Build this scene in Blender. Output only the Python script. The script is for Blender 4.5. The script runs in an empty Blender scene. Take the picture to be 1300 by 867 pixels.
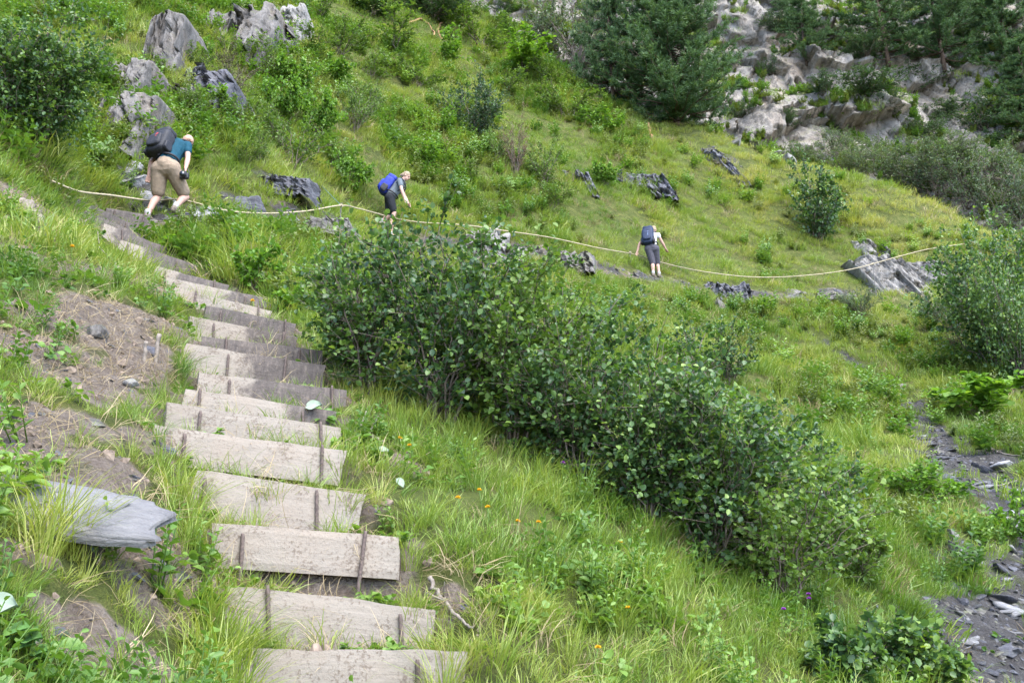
import bpy, bmesh, math, random
import numpy as np
from mathutils import Vector, Matrix

# ---------------------------------------------------------------- camera, sky, sun, exposure
F = 1250.0; YH = 800.0                                   # focal length in photo pixels, horizon row
PITCH = math.atan((YH - 433.5) / F); CP, SP = math.cos(PITCH), math.sin(PITCH)
EYE = np.array([0.0, 0.0, 1.6])
S = bpy.context.scene
COL = S.collection
cam = bpy.data.cameras.new('camera'); cam_o = bpy.data.objects.new('camera', cam); COL.objects.link(cam_o)
cam.sensor_width = 36; cam.sensor_fit = 'HORIZONTAL'; cam.lens = F / 1300 * 36
cam.clip_start = .05; cam.clip_end = 600
cam_o.location = EYE; cam_o.rotation_euler = (math.pi / 2 + PITCH, 0, 0)
S.camera = cam_o
SUN_EL, SUN_AZ = math.radians(58), math.radians(150)     # azimuth clockwise from +Y: behind the viewer, to the right
W = bpy.data.worlds.new('World'); S.world = W; W.use_nodes = True
nt = W.node_tree; nt.nodes.clear()
sk = nt.nodes.new('ShaderNodeTexSky'); sk.sky_type = 'NISHITA'; sk.sun_disc = False
sk.sun_elevation = SUN_EL; sk.sun_rotation = SUN_AZ; sk.air_density = .8; sk.dust_density = 3.0; sk.ozone_density = .6; sk.altitude = 1400
bg = nt.nodes.new('ShaderNodeBackground'); bg.inputs[1].default_value = .15
wo = nt.nodes.new('ShaderNodeOutputWorld')
nt.links.new(sk.outputs[0], bg.inputs[0]); nt.links.new(bg.outputs[0], wo.inputs[0])
sun = bpy.data.lights.new('sun', 'SUN'); sun.energy = 1.3; sun.angle = math.radians(55); sun.color = (1.0, .96, .88)
sun_o = bpy.data.objects.new('sun', sun); COL.objects.link(sun_o)
_sd = Vector((math.sin(SUN_AZ) * math.cos(SUN_EL), math.cos(SUN_AZ) * math.cos(SUN_EL), math.sin(SUN_EL)))
sun_o.rotation_euler = (-_sd).to_track_quat('-Z', 'Y').to_euler(); sun_o.location = (0, 0, 30)
S.view_settings.view_transform = 'Standard'; S.view_settings.look = 'None'; S.view_settings.gamma = 1
S.view_settings.exposure = 2.68; S.view_settings.use_curve_mapping = False
S.render.engine = 'CYCLES'
S.cycles.max_bounces = 5; S.cycles.diffuse_bounces = 3; S.cycles.glossy_bounces = 2; S.cycles.transmission_bounces = 3; S.cycles.transparent_max_bounces = 4
S.cycles.caustics_reflective = False; S.cycles.caustics_refractive = False
S.cycles.use_denoising = True
# ---------------------------------------------------------------- terrain fit
def ray(px, py):
    u = (px - 650.0) / F; v = -(py - 433.5) / F
    return np.array([u, CP - SP * v, SP + CP * v])
def unp(px, py, d):
    r = ray(px, py)
    return EYE + r * (d / r[1])

def _hash(ix, iy, iz, seed):
    h = (ix * 374761393 + iy * 668265263 + iz * 1274126177 + seed * 974711) & 0xffffffff
    h = ((h ^ (h >> 13)) * 1274126177) & 0xffffffff
    h = ((h ^ (h >> 16)) * 2246822519) & 0xffffffff
    return ((h ^ (h >> 15)) & 0xffffff) / float(0xffffff)
def vnoise(x, y, z=0.0, seed=0):
    x, y, z = np.broadcast_arrays(np.asarray(x, float), np.asarray(y, float), np.asarray(z, float))
    fx, fy, fz = np.floor(x), np.floor(y), np.floor(z)
    ix, iy, iz = fx.astype(np.int64), fy.astype(np.int64), fz.astype(np.int64)
    tx, ty, tz = x - fx, y - fy, z - fz
    tx = tx * tx * tx * (tx * (tx * 6 - 15) + 10); ty = ty * ty * ty * (ty * (ty * 6 - 15) + 10); tz = tz * tz * tz * (tz * (tz * 6 - 15) + 10)
    def L(a, b, t): return a + (b - a) * t
    c = [[[_hash(ix + i, iy + j, iz + k, seed) for k in (0, 1)] for j in (0, 1)] for i in (0, 1)]
    r0 = L(L(c[0][0][0], c[1][0][0], tx), L(c[0][1][0], c[1][1][0], tx), ty)
    r1 = L(L(c[0][0][1], c[1][0][1], tx), L(c[0][1][1], c[1][1][1], tx), ty)
    return L(r0, r1, tz) * 2 - 1
def fbm(x, y, z=0.0, oct=4, seed=0, gain=0.5):
    s = 0.0; a = 1.0; f = 1.0; n = 0.0
    for i in range(oct):
        s = s + a * vnoise(np.asarray(x) * f, np.asarray(y) * f, np.asarray(z) * f, seed + i * 17); n += a
        a *= gain; f *= 2.03
    return s / n
def sstep(a, b, x):
    t = np.clip((np.asarray(x, float) - a) / (b - a), 0, 1)
    return t * t * (3 - 2 * t)

# the flight of plank steps: top-edge left pixel, top-edge right pixel, forward distance left / right (m)
STEPS = [
 (278, 822, 592, 824, 4.75, 4.95), (290, 740, 552, 773, 5.05, 5.30), (272, 663, 507, 681, 5.30, 5.60),
 (247, 596, 460, 627, 5.60, 5.92), (194, 540, 438, 572, 5.95, 6.35), (213, 511, 433, 543, 6.50, 6.90),
 (234, 493, 425, 522, 7.05, 7.45), (253, 473, 440, 495, 7.60, 8.00), (235, 436, 412, 464, 8.20, 8.65),
 (256, 427, 409, 445, 8.75, 9.15), (241, 401, 377, 428, 9.25, 9.70), (262, 388, 375, 411, 9.75, 10.15),
 (221, 365, 344, 395, 10.2, 10.7), (211, 353, 334, 378, 10.7, 11.2), (191, 336, 290, 363, 11.25, 11.75),
 (153, 305, 251, 338, 11.9, 12.5), (131, 284, 211, 314, 12.4, 13.0), (98, 263, 188, 303, 12.9, 13.5),
 (94, 251, 173, 287, 13.3, 13.95), (134, 264, 190, 274, 13.85, 14.2)]
SL = np.array([unp(s[0], s[1], s[4]) for s in STEPS])
SR = np.array([unp(s[2], s[3], s[5]) for s in STEPS])

CTRL = [
 # left bank
 (0,867,3.2),(150,867,3.7),(240,860,4.25),(0,740,3.6),(150,740,4.3),(225,730,4.8),(0,640,4.1),(205,640,5.0),(0,560,4.7),(150,560,5.6),
 (0,470,5.8),(100,450,6.7),(180,470,7.3),(205,425,8.2),(0,385,6.9),(95,385,7.5),(150,395,7.9),(185,378,9.2),(0,300,8.8),(70,300,9.8),(120,318,11.2),
 (0,220,10.6),(60,240,12.4),(60,165,12.9),(0,150,12.2),(110,135,15.6),(150,165,15.6),(200,130,17.5),(200,60,19.2),(140,60,18.5),
 (0,0,19),(100,0,21),(210,0,23.5),(300,30,25),(360,20,27.5),
 # hiker terrace and the slope above it
 (220,272,14.4),(160,222,15.2),(280,275,15.6),(350,272,17.2),(430,278,19.8),(490,297,22.5),(340,222,17.9),(330,180,19.3),(300,120,21.5),
 (420,100,26.5),(450,150,24.5),(440,50,31),(400,0,33),(540,5,39),(560,60,36),(600,150,30.5),(500,210,25.5),(650,235,27.5),(560,255,25.2),
 # traverse path and the slope to the ridge
 (590,305,24.3),(700,315,25.3),(830,352,27.4),(900,366,28.4),(1000,375,29.5),(1100,368,31),(1200,350,32),
 (830,250,32),(750,200,33),(680,120,37),(640,70,39.5),(610,20,42),(690,75,41),(760,120,39.5),(820,148,38.5),(900,172,38),(970,195,38),
 (1060,220,37.5),(1150,250,36.5),(1235,292,35.5),(1000,270,34.5),(1150,310,33.5),(900,280,32.5),
 # below the path, gully
 (1000,450,25),(1100,440,26),(1150,500,21.5),(1200,430,26.3),(1290,450,24.5),(1200,550,17.8),(1290,620,15),(1240,720,12),(1280,800,10),(1295,867,9),
 (1000,550,17.2),(1100,600,14.6),(1150,700,11.5),(1150,800,9),(1000,800,7.4),(1000,867,6.4),(850,867,5.7),(700,867,5.15),(605,800,5.2),
 (600,740,5.6),(700,750,6.0),(850,780,6.5),(560,680,5.9),(600,650,6.4),(700,660,7.1),(800,700,7.3),(900,740,7.7),(500,600,6.7),(520,560,7.4),(600,560,8.2),
 (700,580,8.5),(460,500,8.6),(440,440,10.0),(400,400,11.2),(400,350,13.2),(330,340,12.6),(290,300,13.6),(450,330,16.8),(600,400,17),(750,400,20),
 (850,420,22),(920,450,21),(800,500,16),(900,560,13.4),(1000,650,11),
 # beyond the frame
 (-250,867,2.7),(-250,500,4.4),(-250,200,9.5),(-250,0,17),(1550,867,10),(1550,600,16.5),(1550,420,25),(1550,330,34)]
RIDGE = [(610,20,42),(690,75,41),(760,120,39.5),(820,148,38.5),(900,172,38),(970,195,38),(1060,220,37.5),(1150,250,36.5),(1235,292,35.5),(540,5,39),(1550,330,34)]
def _fit():
    P = [unp(*c) for c in CTRL]
    for i in range(len(STEPS)):
        P.append(SL[i] + [0, .12, -.03]); P.append(SR[i] + [0, .12, -.05])
    for c in RIDGE:
        p = unp(*c); k = 1 if c[0] > 600 else .3
        P.append(p + [p[0] / p[1] * 5, 5, -4.0 if k == 1 else 1.0]); P.append(p + [p[0] / p[1] * 14, 14, -7.0 if k == 1 else 6])
    for q in [(0,0,-1.6),(-3,0,-.9),(3,0,-2.2),(0,-5,-3.6),(-6,-4,-1.5),(7,-3,-4.5),(6,0,-3.4),(0,2,-1.1),(-1.5,2,-.55),(2,2.5,-1.2),(5,4,-1.7),(-.6,3.4,-.5),(.6,3.6,-.55),(20,6,-5),(12,2,-4.5),(-9,3,2.5),(-20,12,11)]:
        P.append(EYE + np.array(q))
    P = np.array(P)
    n = len(P); X = P[:, :2]
    d2 = ((X[:, None] - X[None]) ** 2).sum(-1)
    K = np.where(d2 > 0, .5 * d2 * np.log(np.maximum(d2, 1e-12)), 0) + np.eye(n) * .02
    A = np.zeros((n + 3, n + 3)); A[:n, :n] = K; A[:n, n] = 1; A[:n, n + 1:] = X; A[n, :n] = 1; A[n + 1:, :n] = X.T
    b = np.zeros(n + 3); b[:n] = P[:, 2]
    return X, np.linalg.solve(A, b), P
TX, TW, TP = _fit()
def Hs(x, y):
    x = np.asarray(x, float); y = np.asarray(y, float); sh = x.shape
    x = x.ravel(); y = y.ravel(); out = np.empty(len(x)); n = len(TX)
    for a in range(0, len(x), 20000):
        xs = x[a:a + 20000]; ys = y[a:a + 20000]
        d2 = (xs[:, None] - TX[None, :, 0]) ** 2 + (ys[:, None] - TX[None, :, 1]) ** 2
        out[a:a + 20000] = (.5 * d2 * np.log(np.maximum(d2, 1e-12))) @ TW[:n] + TW[n] + TW[n + 1] * xs + TW[n + 2] * ys
    return out.reshape(sh)
GUL = None
GW = [.18, .16, .20, .30, .50, .75, .85, .7, .75, .85, .9]
def gully_dist(x, y):
    best = np.full(np.shape(x), 1e9)
    for a, b, w in zip(GUL[:-1], GUL[1:], GW):
        e = (b - a)[:2]; t = np.clip(((x - a[0]) * e[0] + (y - a[1]) * e[1]) / (e @ e), 0, 1)
        best = np.minimum(best, np.hypot(x - a[0] - t * e[0], y - a[1] - t * e[1]) / w)
    return best
def H(x, y):
    x = np.asarray(x, float); y = np.asarray(y, float)
    z = Hs(x, y)
    r = np.hypot(x, y)
    a = sstep(3, 30, r)
    z = z + .06 * fbm(x / .7, y / .7, 0, 3, 5) + .32 * a * fbm(x / 2.6, y / 2.6, 0, 4, 9)
    z = z + .10 * a * fbm(x / .8, y / .8, 0, 3, 15)
    z = z + (.030 * fbm(x / .16, y / .16, 0, 3, 21) - .05 * np.abs(fbm(x / .33, y / .33, 0, 3, 25))) * sstep(24, 9, r)
    if GUL is not None: z = z - .18 * (1 - sstep(.3, 1.6, gully_dist(x, y)))
    return stair_shape(x, y, z)
def facet(x, z, cx_, cz_, seed, tl=1.3):
    """broken rock: every joint-bounded block is its own tilted plane"""
    gx, gz = x / cx_, z / cz_; ix, iz = np.floor(gx).astype(np.int64), np.floor(gz).astype(np.int64)
    bd = np.full(gx.shape, 1e9); out = np.zeros(gx.shape)
    for i in (-1, 0, 1):
        for j in (-1, 0, 1):
            a, b = ix + i, iz + j; z0 = np.zeros_like(a)
            dx = gx - a - _hash(a, b, z0, seed); dz = gz - b - _hash(a, b, z0 + 1, seed); d = dx * dx + dz * dz; m = d < bd
            h = (_hash(a, b, z0 + 2, seed) - .5) + (_hash(a, b, z0 + 3, seed) - .5) * tl * dx + (_hash(a, b, z0 + 4, seed) - .3) * tl * dz
            bd = np.where(m, d, bd); out = np.where(m, h, out)
    return out
def stair_shape(x, y, z):
    """flat treads held behind the boards"""
    x = np.asarray(x, float)
    best = np.full(x.shape, np.nan); wgt = np.zeros(x.shape)
    for i in range(len(STEPS)):
        L, R = SL[i], SR[i]
        e = (R - L)[:2]; ln = np.hypot(*e); e = e / ln; nrm = np.array([-e[1], e[0]])       # nrm points up the flight
        s = (x - L[0]) * e[0] + (y - L[1]) * e[1]; f = (x - L[0]) * nrm[0] + (y - L[1]) * nrm[1]
        if i + 1 < len(STEPS):
            L2, R2 = SL[i + 1], SR[i + 1]
            e2 = (R2 - L2)[:2]; e2 = e2 / np.hypot(*e2); n2 = np.array([-e2[1], e2[0]])
            f2 = (x - L2[0]) * n2[0] + (y - L2[1]) * n2[1]
        else:
            f2 = f - .6
        inside = (f > .025) & (f2 <= .025)
        tz = L[2] + (R[2] - L[2]) * np.clip(s / ln, -.1, 1.1) - .035 + .05 * f
        w = sstep(-.16, .02, s) * sstep(ln + .16, ln - .02, s) * inside
        m = w > wgt
        best = np.where(m, tz, best); wgt = np.where(m, w, wgt)
    bz = np.where(np.isnan(best), z, best)
    return z + (bz - z) * wgt
def hit(px, py, lo=2.2, hi=60.0, n=1500):
    r = ray(px, py); r = r / r[1]
    d = np.geomspace(lo, hi, n)
    for _ in range(2):
        g = EYE[2] + r[2] * d - H(r[0] * d, d)
        k = np.where(g < 0)[0]
        if len(k) == 0: return hit(px, py + 3, lo, hi, n) if py < 867 else None
        k = k[0]
        if k == 0: return EYE + r * d[0]
        d = np.linspace(d[k - 1], d[k], 30)
    return EYE + r * d[15]
# ---------------------------------------------------------------- mesh helpers
def mk_mesh(name, V, Fs, mat=None, smooth=False, fattr=None, pattr=None):
    """V (n,3); Fs = list of (m,k) int arrays"""
    V = np.asarray(V, np.float32)
    if isinstance(Fs, np.ndarray): Fs = [Fs]
    Fs = [np.asarray(f, np.int32) for f in Fs if len(f)]
    me = bpy.data.meshes.new(name)
    me.vertices.add(len(V)); me.vertices.foreach_set('co', V.ravel())
    loops = np.concatenate([f.ravel() for f in Fs]) if Fs else np.zeros(0, np.int32)
    cnt = np.concatenate([np.full(len(f), f.shape[1], np.int32) for f in Fs]) if Fs else np.zeros(0, np.int32)
    st = np.concatenate([[0], np.cumsum(cnt)[:-1]]).astype(np.int32) if len(cnt) else cnt
    me.loops.add(len(loops)); me.loops.foreach_set('vertex_index', loops)
    me.polygons.add(len(cnt)); me.polygons.foreach_set('loop_start', st)
    if smooth: me.polygons.foreach_set('use_smooth', np.ones(len(cnt), bool))
    me.update(calc_edges=True)
    for k, a in (fattr or {}).items():
        at = me.attributes.new(k, 'FLOAT', 'FACE'); at.data.foreach_set('value', np.asarray(a, np.float32))
    for k, a in (pattr or {}).items():
        at = me.attributes.new(k, 'FLOAT', 'POINT'); at.data.foreach_set('value', np.asarray(a, np.float32))
    if mat: me.materials.append(mat)
    return me
def link(name, me, parent=None, loc=None, rot=None, scale=None):
    o = bpy.data.objects.new(name, me); COL.objects.link(o)
    if parent: o.parent = parent
    if loc is not None: o.location = [float(c) for c in loc]
    if rot is not None: o.rotation_euler = rot
    if scale is not None: o.scale = scale
    return o
def tag(o, label, cat, group=None, kind=None):
    o['label'] = label; o['category'] = cat
    if group: o['group'] = group
    if kind: o['kind'] = kind
    return o
def empty(name, loc, label, cat, group=None, rotz=0):
    o = bpy.data.objects.new(name, None); COL.objects.link(o)
    o.location = [float(c) for c in loc]; o.rotation_euler = (0, 0, rotz); o.empty_display_size = .2
    return tag(o, label, cat, group)
def copy_tree(o, parent=None):
    c = o.copy(); COL.objects.link(c); c.parent = parent
    for ch in o.children: copy_tree(ch, c)
    return c
def nrmz(a):
    a = np.asarray(a, float)
    return a / np.maximum(np.linalg.norm(a, axis=-1, keepdims=True), 1e-9)
def tubes(paths, ns=6):
    """paths: list of (pts (k,3), radii (k)) -> V, [quads, tris]"""
    Vs, Q, T, off = [], [], [], 0
    ang = np.arange(ns) / ns * 2 * np.pi; ca, sa = np.cos(ang), np.sin(ang)
    for P, r in paths:
        P = np.asarray(P, float); k = len(P); r = np.broadcast_to(np.asarray(r, float), (k,))
        t = nrmz(np.gradient(P, axis=0))
        ref = np.array([0, 0, 1.0]) if abs(t[:, 2]).mean() < .8 else np.array([1.0, 0, 0])
        a = nrmz(np.cross(t, ref)); b = np.cross(t, a)
        ring = P[:, None] + r[:, None, None] * (ca[None, :, None] * a[:, None] + sa[None, :, None] * b[:, None])
        Vs.append(ring.reshape(-1, 3)); Vs.append(P[[0, -1]])
        i = np.arange(k - 1)[:, None] * ns + np.arange(ns)[None]; j = np.arange(k - 1)[:, None] * ns + (np.arange(ns)[None] + 1) % ns
        Q.append(off + np.stack([i, j, j + ns, i + ns], -1).reshape(-1, 4))
        e = np.arange(ns); e2 = (e + 1) % ns
        T.append(off + np.stack([e2, e, np.full(ns, k * ns)], -1)); T.append(off + np.stack([(k - 1) * ns + e, (k - 1) * ns + e2, np.full(ns, k * ns + 1)], -1))
        off += k * ns + 2
    return np.concatenate(Vs), [np.concatenate(Q), np.concatenate(T)]
def leaf_geo(pos, d, n, size, w=.42, fold=.12, rng=None):
    """folded six-point leaves"""
    d = nrmz(d); s = nrmz(np.cross(d, n)); n = np.cross(s, d)
    tpl = np.array([[0, 0, 0], [.30, .78, fold], [.68, .80, fold * .8], [1, 0, -.10], [.68, -.80, fold * .8], [.30, -.78, fold]])
    size = np.asarray(size)[:, None, None]; w = np.broadcast_to(np.asarray(w, float), (len(pos),))[:, None, None]
    V = pos[:, None] + size * (tpl[None, :, 0:1] * d[:, None] + w * tpl[None, :, 1:2] * s[:, None] + tpl[None, :, 2:3] * n[:, None])
    b = np.arange(len(pos))[:, None] * 6
    Q = np.concatenate([b + np.array([[0, 1, 2, 3]]), b + np.array([[0, 3, 4, 5]])], 1).reshape(-1, 4)
    return V.reshape(-1, 3), Q
def rdir(rng, n):
    return nrmz(rng.normal(size=(n, 3)))
def fitpx(px, t): return px * t / F                      # pixels at optical depth t -> metres
def odepth(p): p = np.asarray(p) - EYE; return p[1] * CP + p[2] * SP
def proj(p):
    p = np.asarray(p, float) - EYE; t = p[..., 1] * CP + p[..., 2] * SP; v = -p[..., 1] * SP + p[..., 2] * CP
    return 650 + F * p[..., 0] / t, 433.5 - F * v / t

# ---------------------------------------------------------------- materials
def newmat(name):
    m = bpy.data.materials.new(name); m.use_nodes = True; t = m.node_tree; t.nodes.clear()
    out = t.nodes.new('ShaderNodeOutputMaterial')
    return m, t, out
def nd(t, typ, **kw):
    n = t.nodes.new(typ)
    for k, v in kw.items():
        if k.startswith('i_'): n.inputs[k[2:]].default_value = v
        else: setattr(n, k, v)
    return n
def ramp(t, fac, stops):
    r = t.nodes.new('ShaderNodeValToRGB'); cr = r.color_ramp
    while len(cr.elements) < len(stops): cr.elements.new(.5)
    for e, (p, c) in zip(cr.elements, stops): e.position = p; e.color = (*c, 1)
    t.links.new(fac, r.inputs[0]); return r.outputs[0]
def mixc(t, fac, a, b, mode='MIX'):
    m = t.nodes.new('ShaderNodeMix'); m.data_type = 'RGBA'; m.blend_type = mode
    for s, v in ((m.inputs[0], fac), (m.inputs[6], a), (m.inputs[7], b)):
        if hasattr(v, 'links'): t.links.new(v, s)
        else: s.default_value = v if isinstance(v, (int, float)) else (*v, 1)
    return m.outputs[2]
def mathn(t, op, a, b=0.0, clamp=False):
    m = t.nodes.new('ShaderNodeMath'); m.operation = op; m.use_clamp = clamp
    for s, v in zip(m.inputs, (a, b)):
        if hasattr(v, 'links'): t.links.new(v, s)
        else: s.default_value = v
    return m.outputs[0]
def noise(t, vec, scale, detail=4, rough=.55, dist=0.0):
    n = t.nodes.new('ShaderNodeTexNoise'); n.inputs['Scale'].default_value = scale; n.inputs['Detail'].default_value = detail
    n.inputs['Roughness'].default_value = rough; n.inputs['Distortion'].default_value = dist
    if vec is not None: t.links.new(vec, n.inputs['Vector'])
    return n.outputs['Fac']
def mapping(t, vec, sc=(1, 1, 1), rot=(0, 0, 0)):
    m = t.nodes.new('ShaderNodeMapping'); m.inputs['Scale'].default_value = sc; m.inputs['Rotation'].default_value = rot
    t.links.new(vec, m.inputs['Vector']); return m.outputs[0]
def attr(t, name, typ='GEOMETRY'):
    a = t.nodes.new('ShaderNodeAttribute'); a.attribute_name = name; a.attribute_type = typ; return a.outputs['Fac']
def bump(t, h, dist, strength=1.0):
    b = t.nodes.new('ShaderNodeBump'); b.inputs['Distance'].default_value = dist; b.inputs['Strength'].default_value = strength
    t.links.new(h, b.inputs['Height']); return b.outputs[0]
def princ(t, out, col, rough=.7, spec=.3, normal=None, metallic=0.0):
    p = t.nodes.new('ShaderNodeBsdfPrincipled')
    if hasattr(col, 'links'): t.links.new(col, p.inputs['Base Color'])
    else: p.inputs['Base Color'].default_value = (*col, 1)
    if hasattr(rough, 'links'): t.links.new(rough, p.inputs['Roughness'])
    else: p.inputs['Roughness'].default_value = rough
    p.inputs['Specular IOR Level'].default_value = spec; p.inputs['Metallic'].default_value = metallic
    if normal is not None: t.links.new(normal, p.inputs['Normal'])
    t.links.new(p.outputs[0], out.inputs[0]); return p
def simple(name, col, rough=.7, spec=.3, var=.15, scale=30.0, metallic=0.0, bmp=0.0):
    m, t, out = newmat(name); tc = nd(t, 'ShaderNodeTexCoord')
    n = noise(t, tc.outputs['Object'], scale, 4)
    c = ramp(t, n, [(.3, tuple(x * (1 - var) for x in col)), (.7, tuple(min(1, x * (1 + var)) for x in col))])
    princ(t, out, c, rough, spec, bump(t, n, bmp) if bmp else None, metallic); return m
def foliage(name, stops, rough=.45, spec=.4, trans=.35, inst=False, tcol=(1.25, 1.3, .55)):
    """leaf colour from a per-leaf or per-plant random number, with light passing through the leaf"""
    m, t, out = newmat(name)
    if inst:
        a = attr(t, 'tint', 'INSTANCER'); b = attr(t, 'rnd')
        f = mathn(t, 'ADD', mathn(t, 'MULTIPLY', a, .72), mathn(t, 'MULTIPLY', b, .28))
    else:
        f = mathn(t, 'ADD', mathn(t, 'MULTIPLY', attr(t, 'rnd'), .8), mathn(t, 'MULTIPLY', nd(t, 'ShaderNodeObjectInfo').outputs['Random'], .2))
    c = ramp(t, f, stops)
    p = nd(t, 'ShaderNodeBsdfPrincipled'); t.links.new(c, p.inputs['Base Color']); p.inputs['Roughness'].default_value = rough; p.inputs['Specular IOR Level'].default_value = spec
    tr = nd(t, 'ShaderNodeBsdfTranslucent'); t.links.new(mixc(t, 1.0, c, tcol, 'MULTIPLY'), tr.inputs[0])
    mx = nd(t, 'ShaderNodeMixShader'); mx.inputs[0].default_value = trans
    t.links.new(p.outputs[0], mx.inputs[1]); t.links.new(tr.outputs[0], mx.inputs[2]); t.links.new(mx.outputs[0], out.inputs[0])
    return m
def rockmat(name, dark, mid, light, streak=(1, 1, 6), scale=1.0, moss=.0, ochre=0.0, use_obj=True, cracks=0.0):
    m, t, out = newmat(name); tc = nd(t, 'ShaderNodeTexCoord')
    v = tc.outputs['Object'] if use_obj else nd(t, 'ShaderNodeNewGeometry').outputs['Position']
    vs = mapping(t, v, streak)
    n1 = noise(t, vs, 1.6 * scale, 6, .65, .6); n2 = noise(t, v, 9 * scale, 5, .7); n3 = noise(t, vs, 7 * scale, 5, .6)
    f = mathn(t, 'ADD', mathn(t, 'MULTIPLY', n1, .55), mathn(t, 'ADD', mathn(t, 'MULTIPLY', n2, .2), mathn(t, 'MULTIPLY', n3, .25)))
    c = ramp(t, f, [(.34, dark), (.50, mid), (.66, light)])
    if ochre:
        o = ramp(t, noise(t, v, .8 * scale, 4, .6), [(.52, (0, 0, 0)), (.68, (ochre,) * 3)]); c = mixc(t, o, c, (.30, .21, .13))
    if moss:
        g = nd(t, 'ShaderNodeNewGeometry'); sx = nd(t, 'ShaderNodeSeparateXYZ'); t.links.new(g.outputs['Normal'], sx.inputs[0])
        k = mathn(t, 'MULTIPLY', mathn(t, 'MULTIPLY', mathn(t, 'SUBTRACT', sx.outputs[2], .35), 2.2, True), mathn(t, 'MULTIPLY', mathn(t, 'SUBTRACT', noise(t, v, 2.2 * scale, 5, .65), .45), 7.0, True), True)
        c = mixc(t, mathn(t, 'MULTIPLY', k, moss), c, ramp(t, n2, [(.35, (.05, .065, .015)), (.6, (.13, .15, .045))]))
    if cracks:
        vo = nd(t, 'ShaderNodeTexVoronoi', feature='DISTANCE_TO_EDGE'); vo.inputs['Scale'].default_value = cracks
        wp = nd(t, 'ShaderNodeVectorMath', operation='ADD'); t.links.new(mapping(t, v, (1, .4, .62), (0, .5, 0)), wp.inputs[0]); nz = nd(t, 'ShaderNodeTexNoise'); nz.inputs['Scale'].default_value = cracks * .9; nz.inputs['Detail'].default_value = 4; t.links.new(v, nz.inputs['Vector']); t.links.new(nz.outputs['Color'], wp.inputs[1]); t.links.new(wp.outputs[0], vo.inputs['Vector'])
        ck = mathn(t, 'SUBTRACT', 1.0, mathn(t, 'MULTIPLY', vo.outputs['Distance'], 22.0, True), True)
        c = mixc(t, mathn(t, 'MULTIPLY', ck, .62), c, (.05, .046, .04))
    wv = noise(t, mapping(t, v, streak), 5 * scale, 8, .72)
    princ(t, out, c, .78, .3, bump(t, mathn(t, 'ADD', wv, mathn(t, 'MULTIPLY', n2, .5)), .06 / scale, .9)); return m

M = {}
M['alder'] = foliage('alder_leaf', [(0, (.022, .052, .024)), (.35, (.052, .108, .036)), (.65, (.112, .195, .046)), (1, (.26, .36, .075))], .40, .45, .36)
M['willow'] = foliage('willow_leaf', [(0, (.060, .100, .055)), (.5, (.115, .165, .085)), (1, (.19, .24, .11))], .5, .35, .28)
M['bluebush'] = foliage('dark_shrub_leaf', [(0, (.028, .060, .032)), (.5, (.055, .100, .048)), (1, (.10, .16, .06))], .5, .35, .28)
M['bright'] = foliage('bright_herb_leaf', [(0, (.07, .15, .02)), (.5, (.12, .235, .03)), (1, (.23, .34, .05))], .5, .3, .4)
M['midgreen'] = foliage('shrub_leaf', [(0, (.055, .105, .024)), (.5, (.105, .18, .035)), (1, (.19, .265, .055))], .5, .3, .35)
M['dry'] = foliage('dry_stem_leaf', [(0, (.10, .06, .035)), (.5, (.20, .13, .075)), (1, (.30, .24, .12))], .7, .2, .25, tcol=(1, .9, .7))
M['reddish'] = foliage('reddish_shrub_leaf', [(0, (.05, .055, .025)), (.5, (.10, .095, .04)), (1, (.17, .12, .06))], .6, .25, .3, tcol=(1.1, 1, .6))
M['pine'] = foliage('pine_needle', [(0, (.030, .066, .030)), (.5, (.066, .122, .050)), (.85, (.12, .19, .075)), (1, (.18, .24, .09))], .55, .2, .28)
M['grass'] = foliage('grass_blade', [(0, (.055, .110, .020)), (.3, (.120, .205, .032)), (.55, (.215, .285, .050)), (.8, (.33, .345, .085)), (1, (.44, .37, .18))], .42, .42, .38, True, (1.2, 1.25, .55))
M['straw'] = foliage('dead_grass_blade', [(0, (.16, .12, .065)), (.5, (.30, .235, .13)), (1, (.48, .40, .25))], .7, .2, .2, True, (1, .95, .75))
M['herb'] = foliage('herb_leaf', [(0, (.045, .105, .02)), (.4, (.095, .185, .03)), (.75, (.165, .265, .045)), (1, (.26, .34, .065))], .45, .4, .35, True)
M['bilberry'] = foliage('shrublet_leaf', [(0, (.065, .10, .025)), (.5, (.135, .175, .042)), (1, (.23, .24, .07))], .5, .35, .3, True)
M['bark'] = simple('grey_bark', (.13, .105, .085), .85, .2, .4, 14, bmp=.01)
M['pinebark'] = simple('pine_bark', (.085, .06, .045), .9, .2, .45, 6, bmp=.02)
M['rock'] = rockmat('grey_rock', (.042, .039, .037), (.122, .113, .105), (.225, .208, .195), (1.8, 1.8, .4), 1.0, .75, .35, True, 2.6)
M['slate'] = rockmat('slate_rock', (.035, .035, .044), (.090, .090, .105), (.20, .20, .215), (.5, 1.5, 5), 1.2, .2)
M['paleslate'] = rockmat('pale_slate', (.10, .10, .105), (.235, .23, .235), (.38, .375, .37), (.6, 1, 7), 2.2, .0)
M['chalk'] = rockmat('pale_boulder', (.085, .081, .077), (.20, .19, .178), (.33, .315, .297), (1, 1, 1), 2.0, .35)
M['leaning'] = rockmat('leaning_slate', (.065, .06, .057), (.195, .182, .168), (.35, .328, .302), (4, .8, .6), 1.0, .3)
M['slabrock'] = rockmat('slab_slate', (.135, .132, .135), (.20, .195, .195), (.265, .26, .255), (.7, 5, 5), 1.6, .0, .35)
M['cliff'] = rockmat('cliff_rock', (.088, .080, .073), (.195, .177, .155), (.295, .272, .243), (1, 1, .55), .38, .95, .40, False, 1.1)
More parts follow.
